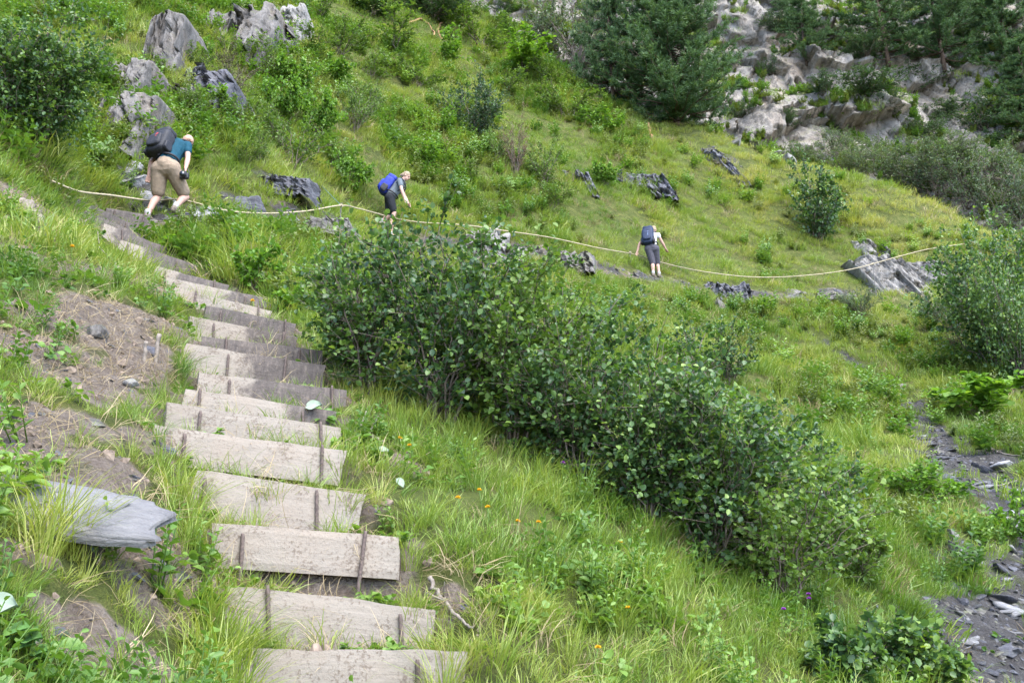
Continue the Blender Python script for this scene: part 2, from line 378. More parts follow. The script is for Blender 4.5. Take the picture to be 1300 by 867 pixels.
def woodmat():
    m, t, out = newmat('weathered_timber'); tc = nd(t, 'ShaderNodeTexCoord'); v = tc.outputs['Object']
    rv = nd(t, 'ShaderNodeVectorMath', operation='ADD'); t.links.new(v, rv.inputs[0])
    oi = nd(t, 'ShaderNodeObjectInfo'); cb = nd(t, 'ShaderNodeCombineXYZ')
    t.links.new(mathn(t, 'MULTIPLY', oi.outputs['Random'], 37.0), cb.inputs[0]); t.links.new(mathn(t, 'MULTIPLY', oi.outputs['Random'], 11.0), cb.inputs[2]); t.links.new(cb.outputs[0], rv.inputs[1])
    o = rv.outputs[0]
    g = noise(t, mapping(t, o, (1.5, 14, 16)), 3.0, 5, .6, .6); g2 = noise(t, o, 3.0, 4, .6); sp = noise(t, o, 55, 4, .7)
    c = ramp(t, g, [(.2, (.196, .168, .138)), (.5, (.238, .207, .172)), (.8, (.272, .239, .201))])
    c = mixc(t, mathn(t, 'MULTIPLY', mathn(t, 'SUBTRACT', g2, .45), 1.6, True), c, (.232, .180, .136))
    mud = mathn(t, 'MULTIPLY', mathn(t, 'SUBTRACT', mathn(t, 'MULTIPLY', sp, mathn(t, 'ADD', noise(t, o, 5, 3), .45)), .50), 8.0, True)
    c = mixc(t, mathn(t, 'MULTIPLY', mud, .85), c, (.125, .097, .075))
    # knots
    vo = nd(t, 'ShaderNodeTexVoronoi'); t.links.new(mapping(t, o, (1.0, 1, 3.2)), vo.inputs['Vector']); vo.inputs['Scale'].default_value = 2.2
    kn = mathn(t, 'MULTIPLY', mathn(t, 'SUBTRACT', .085, vo.outputs['Distance']), 24.0, True)
    c = mixc(t, mathn(t, 'MULTIPLY', kn, .55), c, (.17, .13, .10))
    # wet, muddy part of a board: from 'wet_from' (fraction of its length) on
    sx = nd(t, 'ShaderNodeSeparateXYZ'); t.links.new(v, sx.inputs[0])
    edge = mathn(t, 'ADD', sx.outputs[0], mathn(t, 'MULTIPLY', mathn(t, 'SUBTRACT', noise(t, o, 6, 5, .65), .5), .55))
    wet = mathn(t, 'MULTIPLY', mathn(t, 'SUBTRACT', edge, attr(t, 'wet_from', 'OBJECT')), 9.0, True)
    wc = ramp(t, noise(t, mapping(t, o, (6, 6, 2)), 5, 6, .7), [(.3, (.034, .027, .024)), (.55, (.080, .064, .056)), (.75, (.17, .138, .115))])
    c = mixc(t, mathn(t, 'MULTIPLY', wet, .93), c, wc)
    h = mathn(t, 'ADD', mathn(t, 'MULTIPLY', g, .22), mathn(t, 'MULTIPLY', mathn(t, 'MULTIPLY', sp, noise(t, o, 4, 3)), 1.0))
    princ(t, out, c, mathn(t, 'SUBTRACT', .85, mathn(t, 'MULTIPLY', wet, .3)), .25, bump(t, h, .012, .8)); return m
M['wood'] = woodmat()
M['clod'] = simple('earth_clod', (.16, .125, .097), .95, .1, .7, 25, bmp=.01)
M['deadwood'] = simple('bleached_wood', (.19, .162, .136), .85, .2, .35, 25, bmp=.01)
M['pineroot'] = simple('orange_root', (.28, .17, .09), .9, .1, .4, 6, bmp=.01)
M['rust'] = simple('rusty_iron', (.095, .070, .060), .75, .35, .4, 60)
M['iron'] = simple('grey_iron', (.12, .11, .10), .6, .4, .3, 40)
M['rope'] = simple('cream_rope', (.36, .305, .205), .85, .2, .15, 60)
M['skin'] = simple('skin', (.42, .255, .195), .55, .35, .06, 12)
M['petal_y'] = simple('yellow_petal', (.75, .42, .02), .6, .2, .15, 200)
M['petal_p'] = simple('purple_petal', (.28, .06, .36), .6, .2, .15, 200)
M['stem'] = simple('green_stem', (.10, .18, .04), .6, .3, .15, 60)
M['paleleaf'] = simple('pale_leaf_underside', (.20, .25, .18), .7, .3, .12, 25)
M['bigleaf'] = simple('broad_leaf', (.065, .14, .035), .55, .3, .5, 18)
def groundmat():
    m, t, out = newmat('hill_soil'); v = nd(t, 'ShaderNodeNewGeometry').outputs['Position']
    n1 = noise(t, v, 5.5, 6, .65); n2 = noise(t, v, 40, 5, .7); n3 = noise(t, v, .55, 4, .6)
    thatch = ramp(t, mathn(t, 'ADD', mathn(t, 'MULTIPLY', n1, .6), mathn(t, 'MULTIPLY', n2, .4)), [(.32, (.035, .045, .012)), (.5, (.075, .09, .022)), (.62, (.13, .13, .04)), (.75, (.20, .16, .075))])
    thatch = mixc(t, mathn(t, 'MULTIPLY', mathn(t, 'SUBTRACT', n3, .45), 3.0, True), thatch, (.10, .13, .03))
    dirt = ramp(t, mathn(t, 'ADD', mathn(t, 'MULTIPLY', n1, .5), mathn(t, 'MULTIPLY', n2, .5)), [(.3, (.060, .045, .034)), (.46, (.145, .115, .092)), (.6, (.225, .188, .155)), (.74, (.30, .26, .225))])
    sl = ramp(t, mathn(t, 'ADD', mathn(t, 'MULTIPLY', n1, .5), mathn(t, 'MULTIPLY', n2, .5)), [(.3, (.024, .022, .021)), (.5, (.064, .060, .058)), (.7, (.145, .138, .132))])
    jit = mathn(t, 'MULTIPLY', mathn(t, 'SUBTRACT', n1, .5), .9)
    def sharp(nm): return mathn(t, 'MULTIPLY', mathn(t, 'SUBTRACT', mathn(t, 'ADD', attr(t, nm), jit), .32), 2.8, True)
    c = mixc(t, sharp('dirt'), thatch, dirt); c = mixc(t, sharp('slate'), c, sl)
    princ(t, out, c, .92, .15, bump(t, mathn(t, 'ADD', n2, mathn(t, 'MULTIPLY', n1, 1.8)), .06, 1.0)); return m
M['ground'] = groundmat()
# ---------------------------------------------------------------- the hillside
GULLY = np.array([hit(*q) for q in [(985, 400), (1040, 430), (1090, 460), (1130, 488), (1165, 520), (1200, 560), (1240, 600), (1300, 640), (1340, 690), (1300, 765), (1285, 867), (1340, 860)]])
GUL = GULLY
ANG = np.radians(np.concatenate([np.linspace(-105, -35, 26)[:-1], np.linspace(-35, 35, 600), np.linspace(35, 105, 26)[1:]]))
RAD = np.concatenate([np.linspace(.6, 2.4, 12)[:-1], np.geomspace(2.4, 62, 600)])
GA, GR = np.meshgrid(ANG, RAD, indexing='ij')
GX, GY = np.sin(GA) * GR, np.cos(GA) * GR
GZ = H(GX, GY)
na, nr = GX.shape
GP = np.stack([GX, GY, GZ], -1)
GN = np.cross(np.gradient(GP, axis=1), np.gradient(GP, axis=0)); GN = nrmz(GN); GN *= np.sign(GN[..., 2:3])
def seg_dist(P, poly):
    best = np.full(P.shape[:-1], 1e9)
    for a, b in zip(poly[:-1], poly[1:]):
        ab = b - a; t = np.clip(((P - a) @ ab) / (ab @ ab), 0, 1)
        best = np.minimum(best, np.linalg.norm(P - a - t[..., None] * ab, axis=-1))
    return best
def blob(P, px, py, rm):
    return 1 - sstep(.55, 1.25, np.linalg.norm(P - hit(px, py), axis=-1) / rm)
PATH = np.array([hit(*q) for q in [(205, 275), (280, 280), (350, 276), (430, 282), (490, 300), (590, 312), (650, 315), (720, 325), (770, 340), (830, 354), (900, 368), (1000, 377), (1080, 371), (1160, 364), (1215, 352)]])
wob = fbm(GX / .5, GY / .5, GZ / .5, 3, 77)
DIRT = np.zeros_like(GX); patchy = sstep(-.45, .05, fbm(GX / .28, GY / .28, GZ / .28, 3, 79)); patchy2 = sstep(-.30, .15, fbm(GX / .55, GY / .55, GZ / .55, 3, 83))
for px, py, rm in [(150, 470, .42), (165, 440, .42), (130, 500, .38), (170, 520, .35), (115, 420, .25), (20, 530, .38), (60, 585, .32), (130, 590, .3), (20, 590, .3),
                   (170, 690, .26), (215, 725, .22), (200, 690, .22), (130, 800, .2), (170, 830, .22), (235, 800, .15), (40, 275, .40), (20, 250, .35), (60, 300, .3), (100, 540, .3), (60, 530, .3), (185, 560, .2), (90, 600, .25), (120, 690, .15), (180, 760, .22), (240, 770, .14), (110, 830, .2), (60, 780, .12), (60, 440, .3), (90, 345, .35), (40, 340, .3), (150, 330, .3), (10, 310, .3), (160, 400, .35), (140, 440, .35), (120, 395, .35), (150, 405, .3), (175, 400, .3), (100, 405, .35), (60, 400, .35), (110, 460, .3), (185, 480, .25), (190, 430, .25), (30, 400, .3), (50, 260, .35), (75, 285, .3), (100, 300, .3), (110, 285, .3), (20, 440, .35), (70, 480, .3),
                   (200, 345, .5), (205, 370, .45), (215, 420, .3), (130, 350, .35), (560, 770, .2), (510, 590, .2), (720, 330, .6), (760, 345, .6), (700, 322, .5), (620, 330, .8), (790, 345, .4), (30, 700, .12)]:
    DIRT = np.maximum(DIRT, blob(GP, px, py, rm))
DIRT = DIRT * (.50 + .50 * patchy)
# bare treads inside the flight
for i in range(len(STEPS)):
    a, b = SL[i] + (SR[i] - SL[i]) * .06, SL[i] + (SR[i] - SL[i]) * .9
    DIRT = np.maximum(DIRT, .9 * (1 - sstep(.12, .35, seg_dist(GP, np.array([a + [0, .15, 0], b + [0, .15, 0]])))))
SLATE = np.zeros_like(GX)
pd = seg_dist(GP, PATH); SLATE = np.maximum(SLATE, (1 - sstep(.08, .36, pd + .30 * wob)) * (.35 + .65 * patchy2) * .85); DIRT = np.maximum(DIRT, .6 * (1 - sstep(.2, .6, pd + .5 * wob)) * patchy2)
gd = gully_dist(GX, GY)
SLATE = np.maximum(SLATE, (1 - sstep(.55, 1.5, gd + .8 * wob)) * (.62 + .38 * patchy2))
for px, py, rm in [(740, 222, .7), (820, 225, .9), (790, 215, .5), (925, 205, .8), (900, 190, .5), (1140, 350, 1.2), (1050, 372, .5), (900, 400, .6), (915, 390, .5), (160, 225, .7), (180, 245, .6), (195, 262, .6), (340, 230, .5), (300, 262, .6), (260, 268, .6), (140, 120, .9), (130, 150, .7)]:
    SLATE = np.maximum(SLATE, .8 * blob(GP, px, py, rm * .8) * patchy2)
DIRT = np.clip(DIRT, 0, 1); BARE = np.maximum(DIRT, SLATE)
ii = (np.arange(na - 1)[:, None] * nr + np.arange(nr - 1)[None])
quads = np.stack([ii, ii + 1, ii + nr + 1, ii + nr], -1).reshape(-1, 4)
g_me = mk_mesh('hillside', GP.reshape(-1, 3), quads[:, ::-1], M['ground'], True, pattr={'dirt': DIRT.ravel(), 'slate': SLATE.ravel()})
hill = link('hillside', g_me); hill['kind'] = 'structure'; hill['label'] = 'steep grassy hillside with bare earth beside the plank steps'

# ---------------------------------------------------------------- the crag across the gully
def CY(x, z):
    x = np.asarray(x, float); z = np.asarray(z, float)
    s = z + 2.6 * fbm(x / 9, z / 9, 0, 3, 31) + .10 * (x - 12)
    P_ = 6.4; k = s / P_; fl = np.floor(k); fr = k - fl
    y = 46.0 + .72 * P_ * (fl + .40 * fr + .60 * sstep(.72, 1.0, fr) - 26 / P_)
    xr, zr = x + .40 * z + .3 * fbm(x / 2, z / 2, 0, 3, 3), z - .30 * x + .3 * fbm(x / 2, z / 2, 5, 3, 4)
    y = y + 1.6 * fbm(x / 6, z / 9, 0, 3, 37) + .95 * facet(xr, zr, 5.5, 7.0, 41, 2.0) + .55 * facet(xr, zr, 2.1, 3.0, 43, 2.6) + .30 * facet(xr, zr, .75, 1.1, 47, 2.6) + .10 * facet(xr, zr, .3, .45, 53, 2.6)
    return y + .05 * fbm(x / .5, z / .7, 0, 4, 49)
def chit(px, py):
    r = ray(px, py); r = r / r[1]; d = np.linspace(38, 90, 2600)
    g = d - CY(r[0] * d, EYE[2] + r[2] * d); k = np.where(g > 0)[0]
    k = k[0] if len(k) else -1
    return EYE + r * d[k]
cx = np.linspace(-12, 50, 600); cz = np.linspace(12, 54, 400)
CX, CZ = np.meshgrid(cx, cz, indexing='ij'); CYY = CY(CX, CZ); CPT = np.stack([CX, CYY, CZ], -1)
CN = nrmz(np.cross(np.gradient(CPT, axis=0), np.gradient(CPT, axis=1)))
ci = np.arange(len(cx) - 1)[:, None] * len(cz) + np.arange(len(cz) - 1)[None]
c_me = mk_mesh('crag', CPT.reshape(-1, 3), np.stack([ci, ci + len(cz), ci + len(cz) + 1, ci + 1], -1).reshape(-1, 4), M['cliff'], False)
crag = link('cliff', c_me); crag['kind'] = 'structure'; crag['label'] = 'pale broken rock face behind the grassy ridge'
# ---------------------------------------------------------------- small growth that nobody could count
def blades(rng, n, spread, l0, l1, w, lean=.5, seg3=True):
    """a tuft of n curved blades"""
    a = rng.uniform(0, 2 * np.pi, n); rr = spread * np.sqrt(rng.uniform(0, 1, n))
    base = np.stack([np.cos(a) * rr, np.sin(a) * rr, np.full(n, -.03)], -1)
    b = a + rng.normal(0, .9, n); out = np.stack([np.cos(b), np.sin(b), np.zeros(n)], -1)
    L = rng.uniform(l0, l1, n); ln = lean * rng.uniform(.25, 1.3, n); w = w * rng.uniform(.7, 1.25, n)
    tw = b + np.pi / 2 + rng.normal(0, .5, n); side = np.stack([np.cos(tw), np.sin(tw), np.zeros(n)], -1)
    ts = (0, .4, .75, 1) if seg3 else (0, .5, 1)
    V = []
    for t in ts:
        h = L * t * (1 - .32 * ln * t * t); o = L * ln * t ** 1.9 * .95
        c = base + out * o[:, None] + np.array([0, 0, 1]) * h[:, None]
        ww = w * {0: .8, .4: 1, .5: 1, .75: .75, 1: 0}[t]
        if t < 1: V += [c - side * ww[:, None] / 2, c + side * ww[:, None] / 2]
        else: V.append(c)
    k = len(V); V = np.stack(V, 1).reshape(-1, 3); o = np.arange(n)[:, None] * k
    Q = [o + np.array([[2 * i, 2 * i + 1, 2 * i + 3, 2 * i + 2]]) for i in range(len(ts) - 2)]
    T = o + np.array([[k - 3, k - 2, k - 1]])
    r = rng.uniform(0, 1, n)
    return V, [np.concatenate(Q), T], np.concatenate([np.tile(r, len(ts) - 2), r])
def rosette(rng, n, rad, l0, l1, w, lift=.5, stalk=0.0):
    a = rng.uniform(0, 2 * np.pi, n); d = np.stack([np.cos(a), np.sin(a), rng.uniform(-.1, lift, n)], -1)
    pos = np.stack([np.cos(a) * rad * rng.uniform(.1, 1, n), np.sin(a) * rad * rng.uniform(.1, 1, n), stalk * rng.uniform(.2, 1, n)], -1)
    nn = np.array([0, 0, 1]) + rng.normal(0, .35, (n, 3))
    V, Q = leaf_geo(pos, d, nn, rng.uniform(l0, l1, n), w)
    r = np.repeat(rng.uniform(0, 1, n), 2); P = []
    if stalk:
        for p in pos: P.append((np.array([[0, 0, -.03], [p[0] * .5, p[1] * .5, p[2] * .6], p]), np.array([.002, .0018, .0014])))
        tv, tf = tubes(P, 3); k = len(V)
        V = np.concatenate([V, tv]); return V, [Q] + [f + k for f in tf], np.concatenate([r, np.full(sum(len(f) for f in tf), .4)])
    return V, [Q], r
def tallherb(rng, nst, h, l0, l1, w):
    Vs, Qs, k, Rs, P = [], [], 0, [], []
    for s in range(nst):
        a = rng.uniform(0, 6.28); b = np.array([math.cos(a), math.sin(a), 0]) * rng.uniform(0, .12); top = b * 2.2 + np.array([0, 0, h * rng.uniform(.6, 1.1)])
        m = int(8 + h * 14); t = np.linspace(.15, 1, m); pos = b + (top - b) * t[:, None]
        an = np.arange(m) * 2.4 + rng.uniform(0, 6); d = np.stack([np.cos(an), np.sin(an), .35 + .3 * t], -1)
        V, Q = leaf_geo(pos, d, np.array([0, 0, 1.]) + rng.normal(0, .3, (m, 3)), rng.uniform(l0, l1, m) * (1.15 - .5 * t), w)
        Vs.append(V); Qs.append(Q + k); k += len(V); Rs.append(np.repeat(rng.uniform(0, 1, m), 2)); P.append((np.array([b - [0, 0, .04], (b + top) / 2, top]), np.array([.004, .003, .002])))
    tv, tf = tubes(P, 4); V = np.concatenate(Vs + [tv])
    return V, [np.concatenate(Qs)] + [f + k for f in tf], np.concatenate(Rs + [np.full(sum(len(f) for f in tf), .35)])
def proto(name, geo, mat):
    V, Fs, r = geo
    q = [f for f in Fs if f.shape[1] == 4]; tr = [f for f in Fs if f.shape[1] == 3]
    # keep face attribute order: faces are concatenated in list order
    me = mk_mesh(name, V, Fs, mat, False, {'rnd': r}); return bpy.data.objects.new(name, me)
def gn_scatter(name, label, cat, pts, rot, scl, idx, tint, protos):
    c = bpy.data.collections.new(name + '_shapes')
    for i, p in enumerate(protos): p.name = '%s_shape_%02d' % (name, i); c.objects.link(p)
    me = bpy.data.meshes.new(name); me.vertices.add(len(pts)); me.vertices.foreach_set('co', np.asarray(pts, np.float32).ravel())
    for k, typ, a, f in (('rot', 'FLOAT_VECTOR', rot, 'vector'), ('scl', 'FLOAT', scl, 'value'), ('idx', 'INT', idx, 'value'), ('tint', 'FLOAT', tint, 'value')):
        at = me.attributes.new(k, typ, 'POINT'); at.data.foreach_set(f, np.asarray(a, np.int32 if typ == 'INT' else np.float32).ravel())
    o = link(name, me); tag(o, label, cat, kind='stuff')
    g = bpy.data.node_groups.new(name, 'GeometryNodeTree')
    g.interface.new_socket('Geometry', in_out='INPUT', socket_type='NodeSocketGeometry'); g.interface.new_socket('Geometry', in_out='OUTPUT', socket_type='NodeSocketGeometry')
    N, Lk = g.nodes, g.links
    gi = N.new('NodeGroupInput'); go = N.new('NodeGroupOutput'); ip = N.new('GeometryNodeInstanceOnPoints'); ci_ = N.new('GeometryNodeCollectionInfo')
    ci_.inputs['Collection'].default_value = c; ci_.inputs['Separate Children'].default_value = True; ci_.inputs['Reset Children'].default_value = True
    def na_(nm, ty):
        q = N.new('GeometryNodeInputNamedAttribute'); q.data_type = ty; q.inputs['Name'].default_value = nm; return q.outputs['Attribute']
    er = N.new('FunctionNodeEulerToRotation')
    Lk.new(na_('rot', 'FLOAT_VECTOR'), er.inputs[0]); Lk.new(er.outputs[0], ip.inputs['Rotation'])
    Lk.new(na_('scl', 'FLOAT'), ip.inputs['Scale']); Lk.new(na_('idx', 'INT'), ip.inputs['Instance Index']); ip.inputs['Pick Instance'].default_value = True
    Lk.new(gi.outputs[0], ip.inputs['Points']); Lk.new(ci_.outputs[0], ip.inputs['Instance']); Lk.new(ip.outputs[0], go.inputs[0])
    md = o.modifiers.new('growth', 'NODES'); md.node_group = g
    return o
def tilt_euler(rng, nrm, k, jit=.12):
    n = len(nrm); ax = nrmz(np.array([0, 0, 1.0]) * (1 - k) + nrm * k + rng.normal(0, jit, (n, 3)))
    a = rng.uniform(0, 2 * np.pi, n); ref = np.stack([np.cos(a), np.sin(a), np.zeros(n)], -1)
    y = nrmz(np.cross(ax, ref)); x = np.cross(y, ax)
    return np.stack([np.arctan2(y[:, 2], ax[:, 2]), -np.arcsin(np.clip(x[:, 2], -1, 1)), np.arctan2(x[:, 1], x[:, 0])], -1)
rng = np.random.default_rng(11)
# visible cells of the hillside (seen from the viewpoint or from a step beside it)
sl = (GP[..., 2] - EYE[2]) / GR; run = np.maximum.accumulate(sl, axis=1)
VIS = (sl > run - .07) & (np.abs(GA) < math.radians(33)) & (GR > 2.8) & (GR < 46)
PXX, PYY = proj(GP); VIS &= (PYY < 990) & (PYY > -160) & (PXX > -170) & (PXX < 1470)
du = np.gradient(GP, axis=0); dv = np.gradient(GP, axis=1); AREA = np.linalg.norm(np.cross(du, dv), axis=-1)
STAIR = np.zeros_like(GX)
_mid = (SL + SR) / 2
sd = seg_dist(GP, _mid); STAIR = 1 - sstep(.52, .78, sd)
def sample(dens, seed):
    """random points on the hillside with dens (per square metre) at each cell"""
    r = np.random.default_rng(seed); w = (dens * AREA * VIS).ravel(); tot = w.sum(); n = r.poisson(tot)
    k = np.searchsorted(np.cumsum(w), r.uniform(0, tot, n)); k = np.minimum(k, len(w) - 1)
    i, j = np.unravel_index(k, GX.shape); i2 = np.clip(i + 1, 0, na - 1); j2 = np.clip(j + 1, 0, nr - 1)
    u = r.uniform(0, 1, (n, 1)); v = r.uniform(0, 1, (n, 1))
    P = GP[i, j] * (1 - u) * (1 - v) + GP[i2, j] * u * (1 - v) + GP[i, j2] * (1 - u) * v + GP[i2, j2] * u * v
    return P, GN[i, j], GR[i, j], BARE[i, j], r
PATCH = fbm(GX / 2.2, GY / 2.2, GZ / 2.2, 4, 101); PATCH2 = fbm(GX / .8, GY / .8, GZ / .8, 3, 111); PATCH3 = fbm(GX / 5, GY / 5, GZ / 5, 3, 121)
LIVE = np.clip(1.05 - 1.25 * BARE, 0.0, 1) * (1 - .8 * (1 - sstep(.12, .34, pd))) * (1 - .92 * STAIR)
# yellower on the ridge to the right, deeper green on the left slope
RIDGEY = sstep(700, 900, PXX) * sstep(400, 250, PYY)
def tint_of(P, r, base=.42):
    f = .50 * fbm(P[:, 0] / 2.4, P[:, 1] / 2.4, P[:, 2] / 2.4, 4, 131) + .30 * fbm(P[:, 0] / .6, P[:, 1] / .6, P[:, 2] / .6, 3, 133)
    east = sstep(2, 12, P[:, 0] - .0 * P[:, 1]) * sstep(20, 30, P[:, 1])
    return np.clip(base + f + .20 * east + r.normal(0, .11, len(P)), 0, 1)
# near turf
gp_near = [proto('t', blades(rng, 42, .075, .07, .20, .0042, .7), M['grass']), proto('t', blades(rng, 34, .055, .12, .30, .0045, .75), M['grass']),
           proto('t', blades(rng, 46, .09, .05, .15, .0040, .9), M['grass']), proto('t', blades(rng, 28, .07, .14, .34, .0038, .9), M['grass']), proto('t', blades(rng, 26, .10, .08, .22, .0040, 1.2), M['straw'])]
near_w = sstep(15, 10, GR)
P, Nn, rr, bb, r = sample(LIVE * near_w * np.clip(150 * (5 / GR) ** 1.1, 0, 240) * np.clip(.75 + .9 * PATCH2, .12, 1.6), 1)
idx = r.choice(5, len(P), p=[.36, .12, .42, .05, .05]); sc = r.uniform(.7, 1.25, len(P)) * (1 + .05 * np.maximum(rr - 6, 0)) * np.where(P[:, 0] < -.28 * P[:, 1], .72, 1)
gn_scatter('meadow_grass', 'green meadow grass covering the slope beside the plank steps', 'grass', P, tilt_euler(r, Nn, .35, .2), sc, idx, tint_of(P, r), gp_near)
nA = len(P)
# far turf
gp_far = [proto('t', blades(rng, 80, .26, .10, .30, .011, .7, False), M['grass']), proto('t', blades(rng, 70, .24, .16, .42, .010, .8, False), M['grass']),
          proto('t', blades(rng, 90, .30, .06, .20, .011, 1.0, False), M['grass']), proto('t', blades(rng, 40, .26, .15, .38, .009, .9, False), M['straw'])]
P, Nn, rr, bb, r = sample(LIVE * sstep(9, 13, GR) * np.clip(22 * (18 / GR) ** .7, 0, 40) * np.clip(.8 + .7 * PATCH, .25, 1.5), 2)
idx = r.choice(4, len(P), p=[.40, .18, .34, .08]); sc = r.uniform(.55, 1.2, len(P)) * (1 + .55 * fbm(P[:, 0] / 1.1, P[:, 1] / 1.1, P[:, 2] / 1.1, 3, 137))
gn_scatter('hillside_grass', 'yellow green grass covering the upper hillside and ridge', 'grass', P, tilt_euler(r, Nn, .45, .2), sc, idx, tint_of(P, r, .54), gp_far)
nB = len(P)
# long arching tufts
gp_long = [proto('t', blades(rng, 60, .07, .22, .52, .0055, 1.0), M['grass']), proto('t', blades(rng, 50, .06, .25, .45, .0050, .75), M['grass']), proto('t', blades(rng, 12, .12, .35, .70, .0042, .45), M['straw'])]
P, Nn, rr, bb, r = sample(LIVE * sstep(24, 12, GR) * 3.0 * (PATCH > .0), 3)
P2 = np.array([hit(*q) for q in [(240, 655), (250, 640), (235, 690), (262, 700), (205, 600), (220, 640), (270, 770), (290, 800), (300, 840), (320, 810), (285, 860), (200, 545), (215, 520), (230, 475), (205, 500), (245, 420), (560, 810), (520, 720), (480, 640), (450, 600), (60, 660), (85, 690), (40, 690), (255, 800), (280, 820), (300, 790), (310, 850), (230, 620), (245, 690), (225, 660), (215, 480), (225, 500), (255, 385), (270, 390), (640, 730), (650, 690), (620, 720), (680, 780), (690, 800), (650, 770), (720, 840), (600, 850), (430, 610), (440, 560), (900, 820), (950, 840), (860, 800), (820, 760), (780, 790), (200, 560), (350, 655), (330, 650), (440, 655), (420, 660), (520, 800), (150, 860), (440, 590)]])
P3 = np.array([hit(*q) for q in [(262, 862), (280, 866), (298, 862), (270, 830), (286, 838), (305, 850), (318, 866), (256, 800), (60, 700), (75, 690), (90, 705), (48, 712), (235, 700), (228, 640), (240, 655), (215, 905), (300, 900)]])
P = np.concatenate([P, P2, P3]); sc = np.concatenate([r.uniform(.5, 1.0, len(P) - len(P2) - len(P3)), r.uniform(.45, .75, len(P2)), r.uniform(.7, 1.0, len(P3))])
gn_scatter('tall_grass', 'long arching grass tufts standing out of the turf', 'grass', P, tilt_euler(r, np.tile([0, 0, 1.], (len(P), 1)), .3, .12), sc, np.where(np.arange(len(P)) < len(P) - len(P3), r.choice(3, len(P), p=[.48, .40, .12]), 0), tint_of(P, r, .42), gp_long)
# growth on the treads, mostly towards the ends of the boards
r = np.random.default_rng(64); TPts = []
for i in range(len(STEPS)):
    L, R = SL[i], SR[i]; e = (R - L)[:2]; ln = np.hypot(*e); e = e / ln; nv = np.array([-e[1], e[0]])
    gap = .5 if i + 1 == len(STEPS) else abs((SL[i + 1] - L)[:2] @ nv)
    for k in range(52 if i < 8 else 34):
        q = r.uniform(); s_ = r.uniform(-.12, .25) if q < .36 else (r.uniform(.62, 1.1) if q < .8 else r.uniform(.1, .9)); f_ = r.uniform(.06, max(.12, gap - .05))
        xy = L[:2] + e * s_ * ln + nv * f_; TPts.append((xy[0], xy[1]))
TPts = np.array(TPts); P = np.stack([TPts[:, 0], TPts[:, 1], H(TPts[:, 0], TPts[:, 1])], -1)
gp_tread = [proto('t', blades(rng, 30, .05, .06, .18, .0042, .8), M['grass']), proto('t', rosette(rng, 12, .05, .03, .06, .5, .6, .06), M['herb']), proto('t', rosette(rng, 9, .05, .05, .09, .32, .6), M['herb']), proto('t', blades(rng, 22, .08, .05, .14, .004, 1.4), M['straw']), proto('t', blades(rng, 40, .07, .12, .28, .0045, .9), M['grass'])]
gn_scatter('tread_growth', 'grass and clover growing on the earth treads behind the planks', 'grass', P, tilt_euler(r, np.tile([0, 0, 1.], (len(P), 1)), .3, .25), r.uniform(.5, 1.1, len(P)), r.choice(5, len(P), p=[.34, .2, .14, .16, .16]), tint_of(P, r, .42), gp_tread)
# herbs and low shrublets
gp_herb = [proto('t', rosette(rng, 12, .05, .04, .09, .34, .6), M['herb']), proto('t', rosette(rng, 16, .09, .03, .055, .62, .3, .12), M['herb']), proto('t', tallherb(rng, 4, .28, .04, .07, .3), M['herb']),
           proto('t', rosette(rng, 9, .06, .07, .13, .38, .5, .06), M['herb'])]
P, Nn, rr, bb, r = sample(np.clip(LIVE + .12 * BARE * (1 - STAIR), 0, 1) * sstep(22, 12, GR) * np.clip(80 * (6 / GR), 8, 100) * np.clip(.35 + 1.6 * PATCH2, .0, 1.6), 4)
gn_scatter('broad_leaved_herbs', 'small broad leaved herbs mixed into the grass', 'herbs', P, tilt_euler(r, Nn, .35, .2), r.uniform(.6, 1.2, len(P)), r.choice(4, len(P), p=[.35, .3, .2, .15]), tint_of(P, r, .42), gp_herb)
nC = len(P)
gp_low = [proto('t', tallherb(rng, 9, .22, .05, .085, .36), M['bilberry']), proto('t', tallherb(rng, 7, .34, .05, .10, .26), M['bilberry']), proto('t', tallherb(rng, 8, .40, .07, .12, .34), M['herb'])]
P, Nn, rr, bb, r = sample(LIVE * sstep(10, 16, GR) * (8.0 + 14 * sstep(800, 450, PXX) * sstep(255, 180, PYY)) * sstep(.5, 1.6, pd) * np.clip(.35 + 2.2 * PATCH, 0, 1.5) * (1 - .8 * RIDGEY), 5)
gn_scatter('low_shrublets', 'low leafy shrublets and weeds tufting the upper slope', 'undergrowth', P, tilt_euler(r, Nn, .3, .2), r.uniform(.7, 1.5, len(P)), r.choice(3, len(P), p=[.4, .25, .35]), tint_of(P, r, .42), gp_low)
nD = len(P)
# dead stalks, twigs and chips on the bare ground
gp_dead = [proto('t', blades(rng, 16, .09, .05, .16, .004, 1.8), M['straw']), proto('t', blades(rng, 10, .10, .06, .20, .0035, 2.4), M['straw'])]
P, Nn, rr, bb, r = sample(np.clip(DIRT, 0, 1) * sstep(18, 9, GR) * 70 * (1 - .6 * STAIR), 6)
gn_scatter('dead_grass', 'dry straw and dead stalks lying on the bare earth', 'dead grass', P, tilt_euler(r, Nn, .8, .35), r.uniform(.5, 1.1, len(P)), r.integers(0, 2, len(P)), r.uniform(.1, .8, len(P)), gp_dead)
def chip(rng):
    V = rdir(rng, 14) * np.array([1, .75, .28]); me = bpy.data.meshes.new('t'); bm = bmesh.new()
    for v in V: bm.verts.new(v * .03)
    r_ = bmesh.ops.convex_hull(bm, input=bm.verts); bmesh.ops.delete(bm, geom=[g for g in r_['geom_interior'] if isinstance(g, bmesh.types.BMVert)], context='VERTS'); bm.to_mesh(me); bm.free(); me.materials.append(M['slate'] if rng.uniform() < .6 else M['rock'])
    return bpy.data.objects.new('t', me)
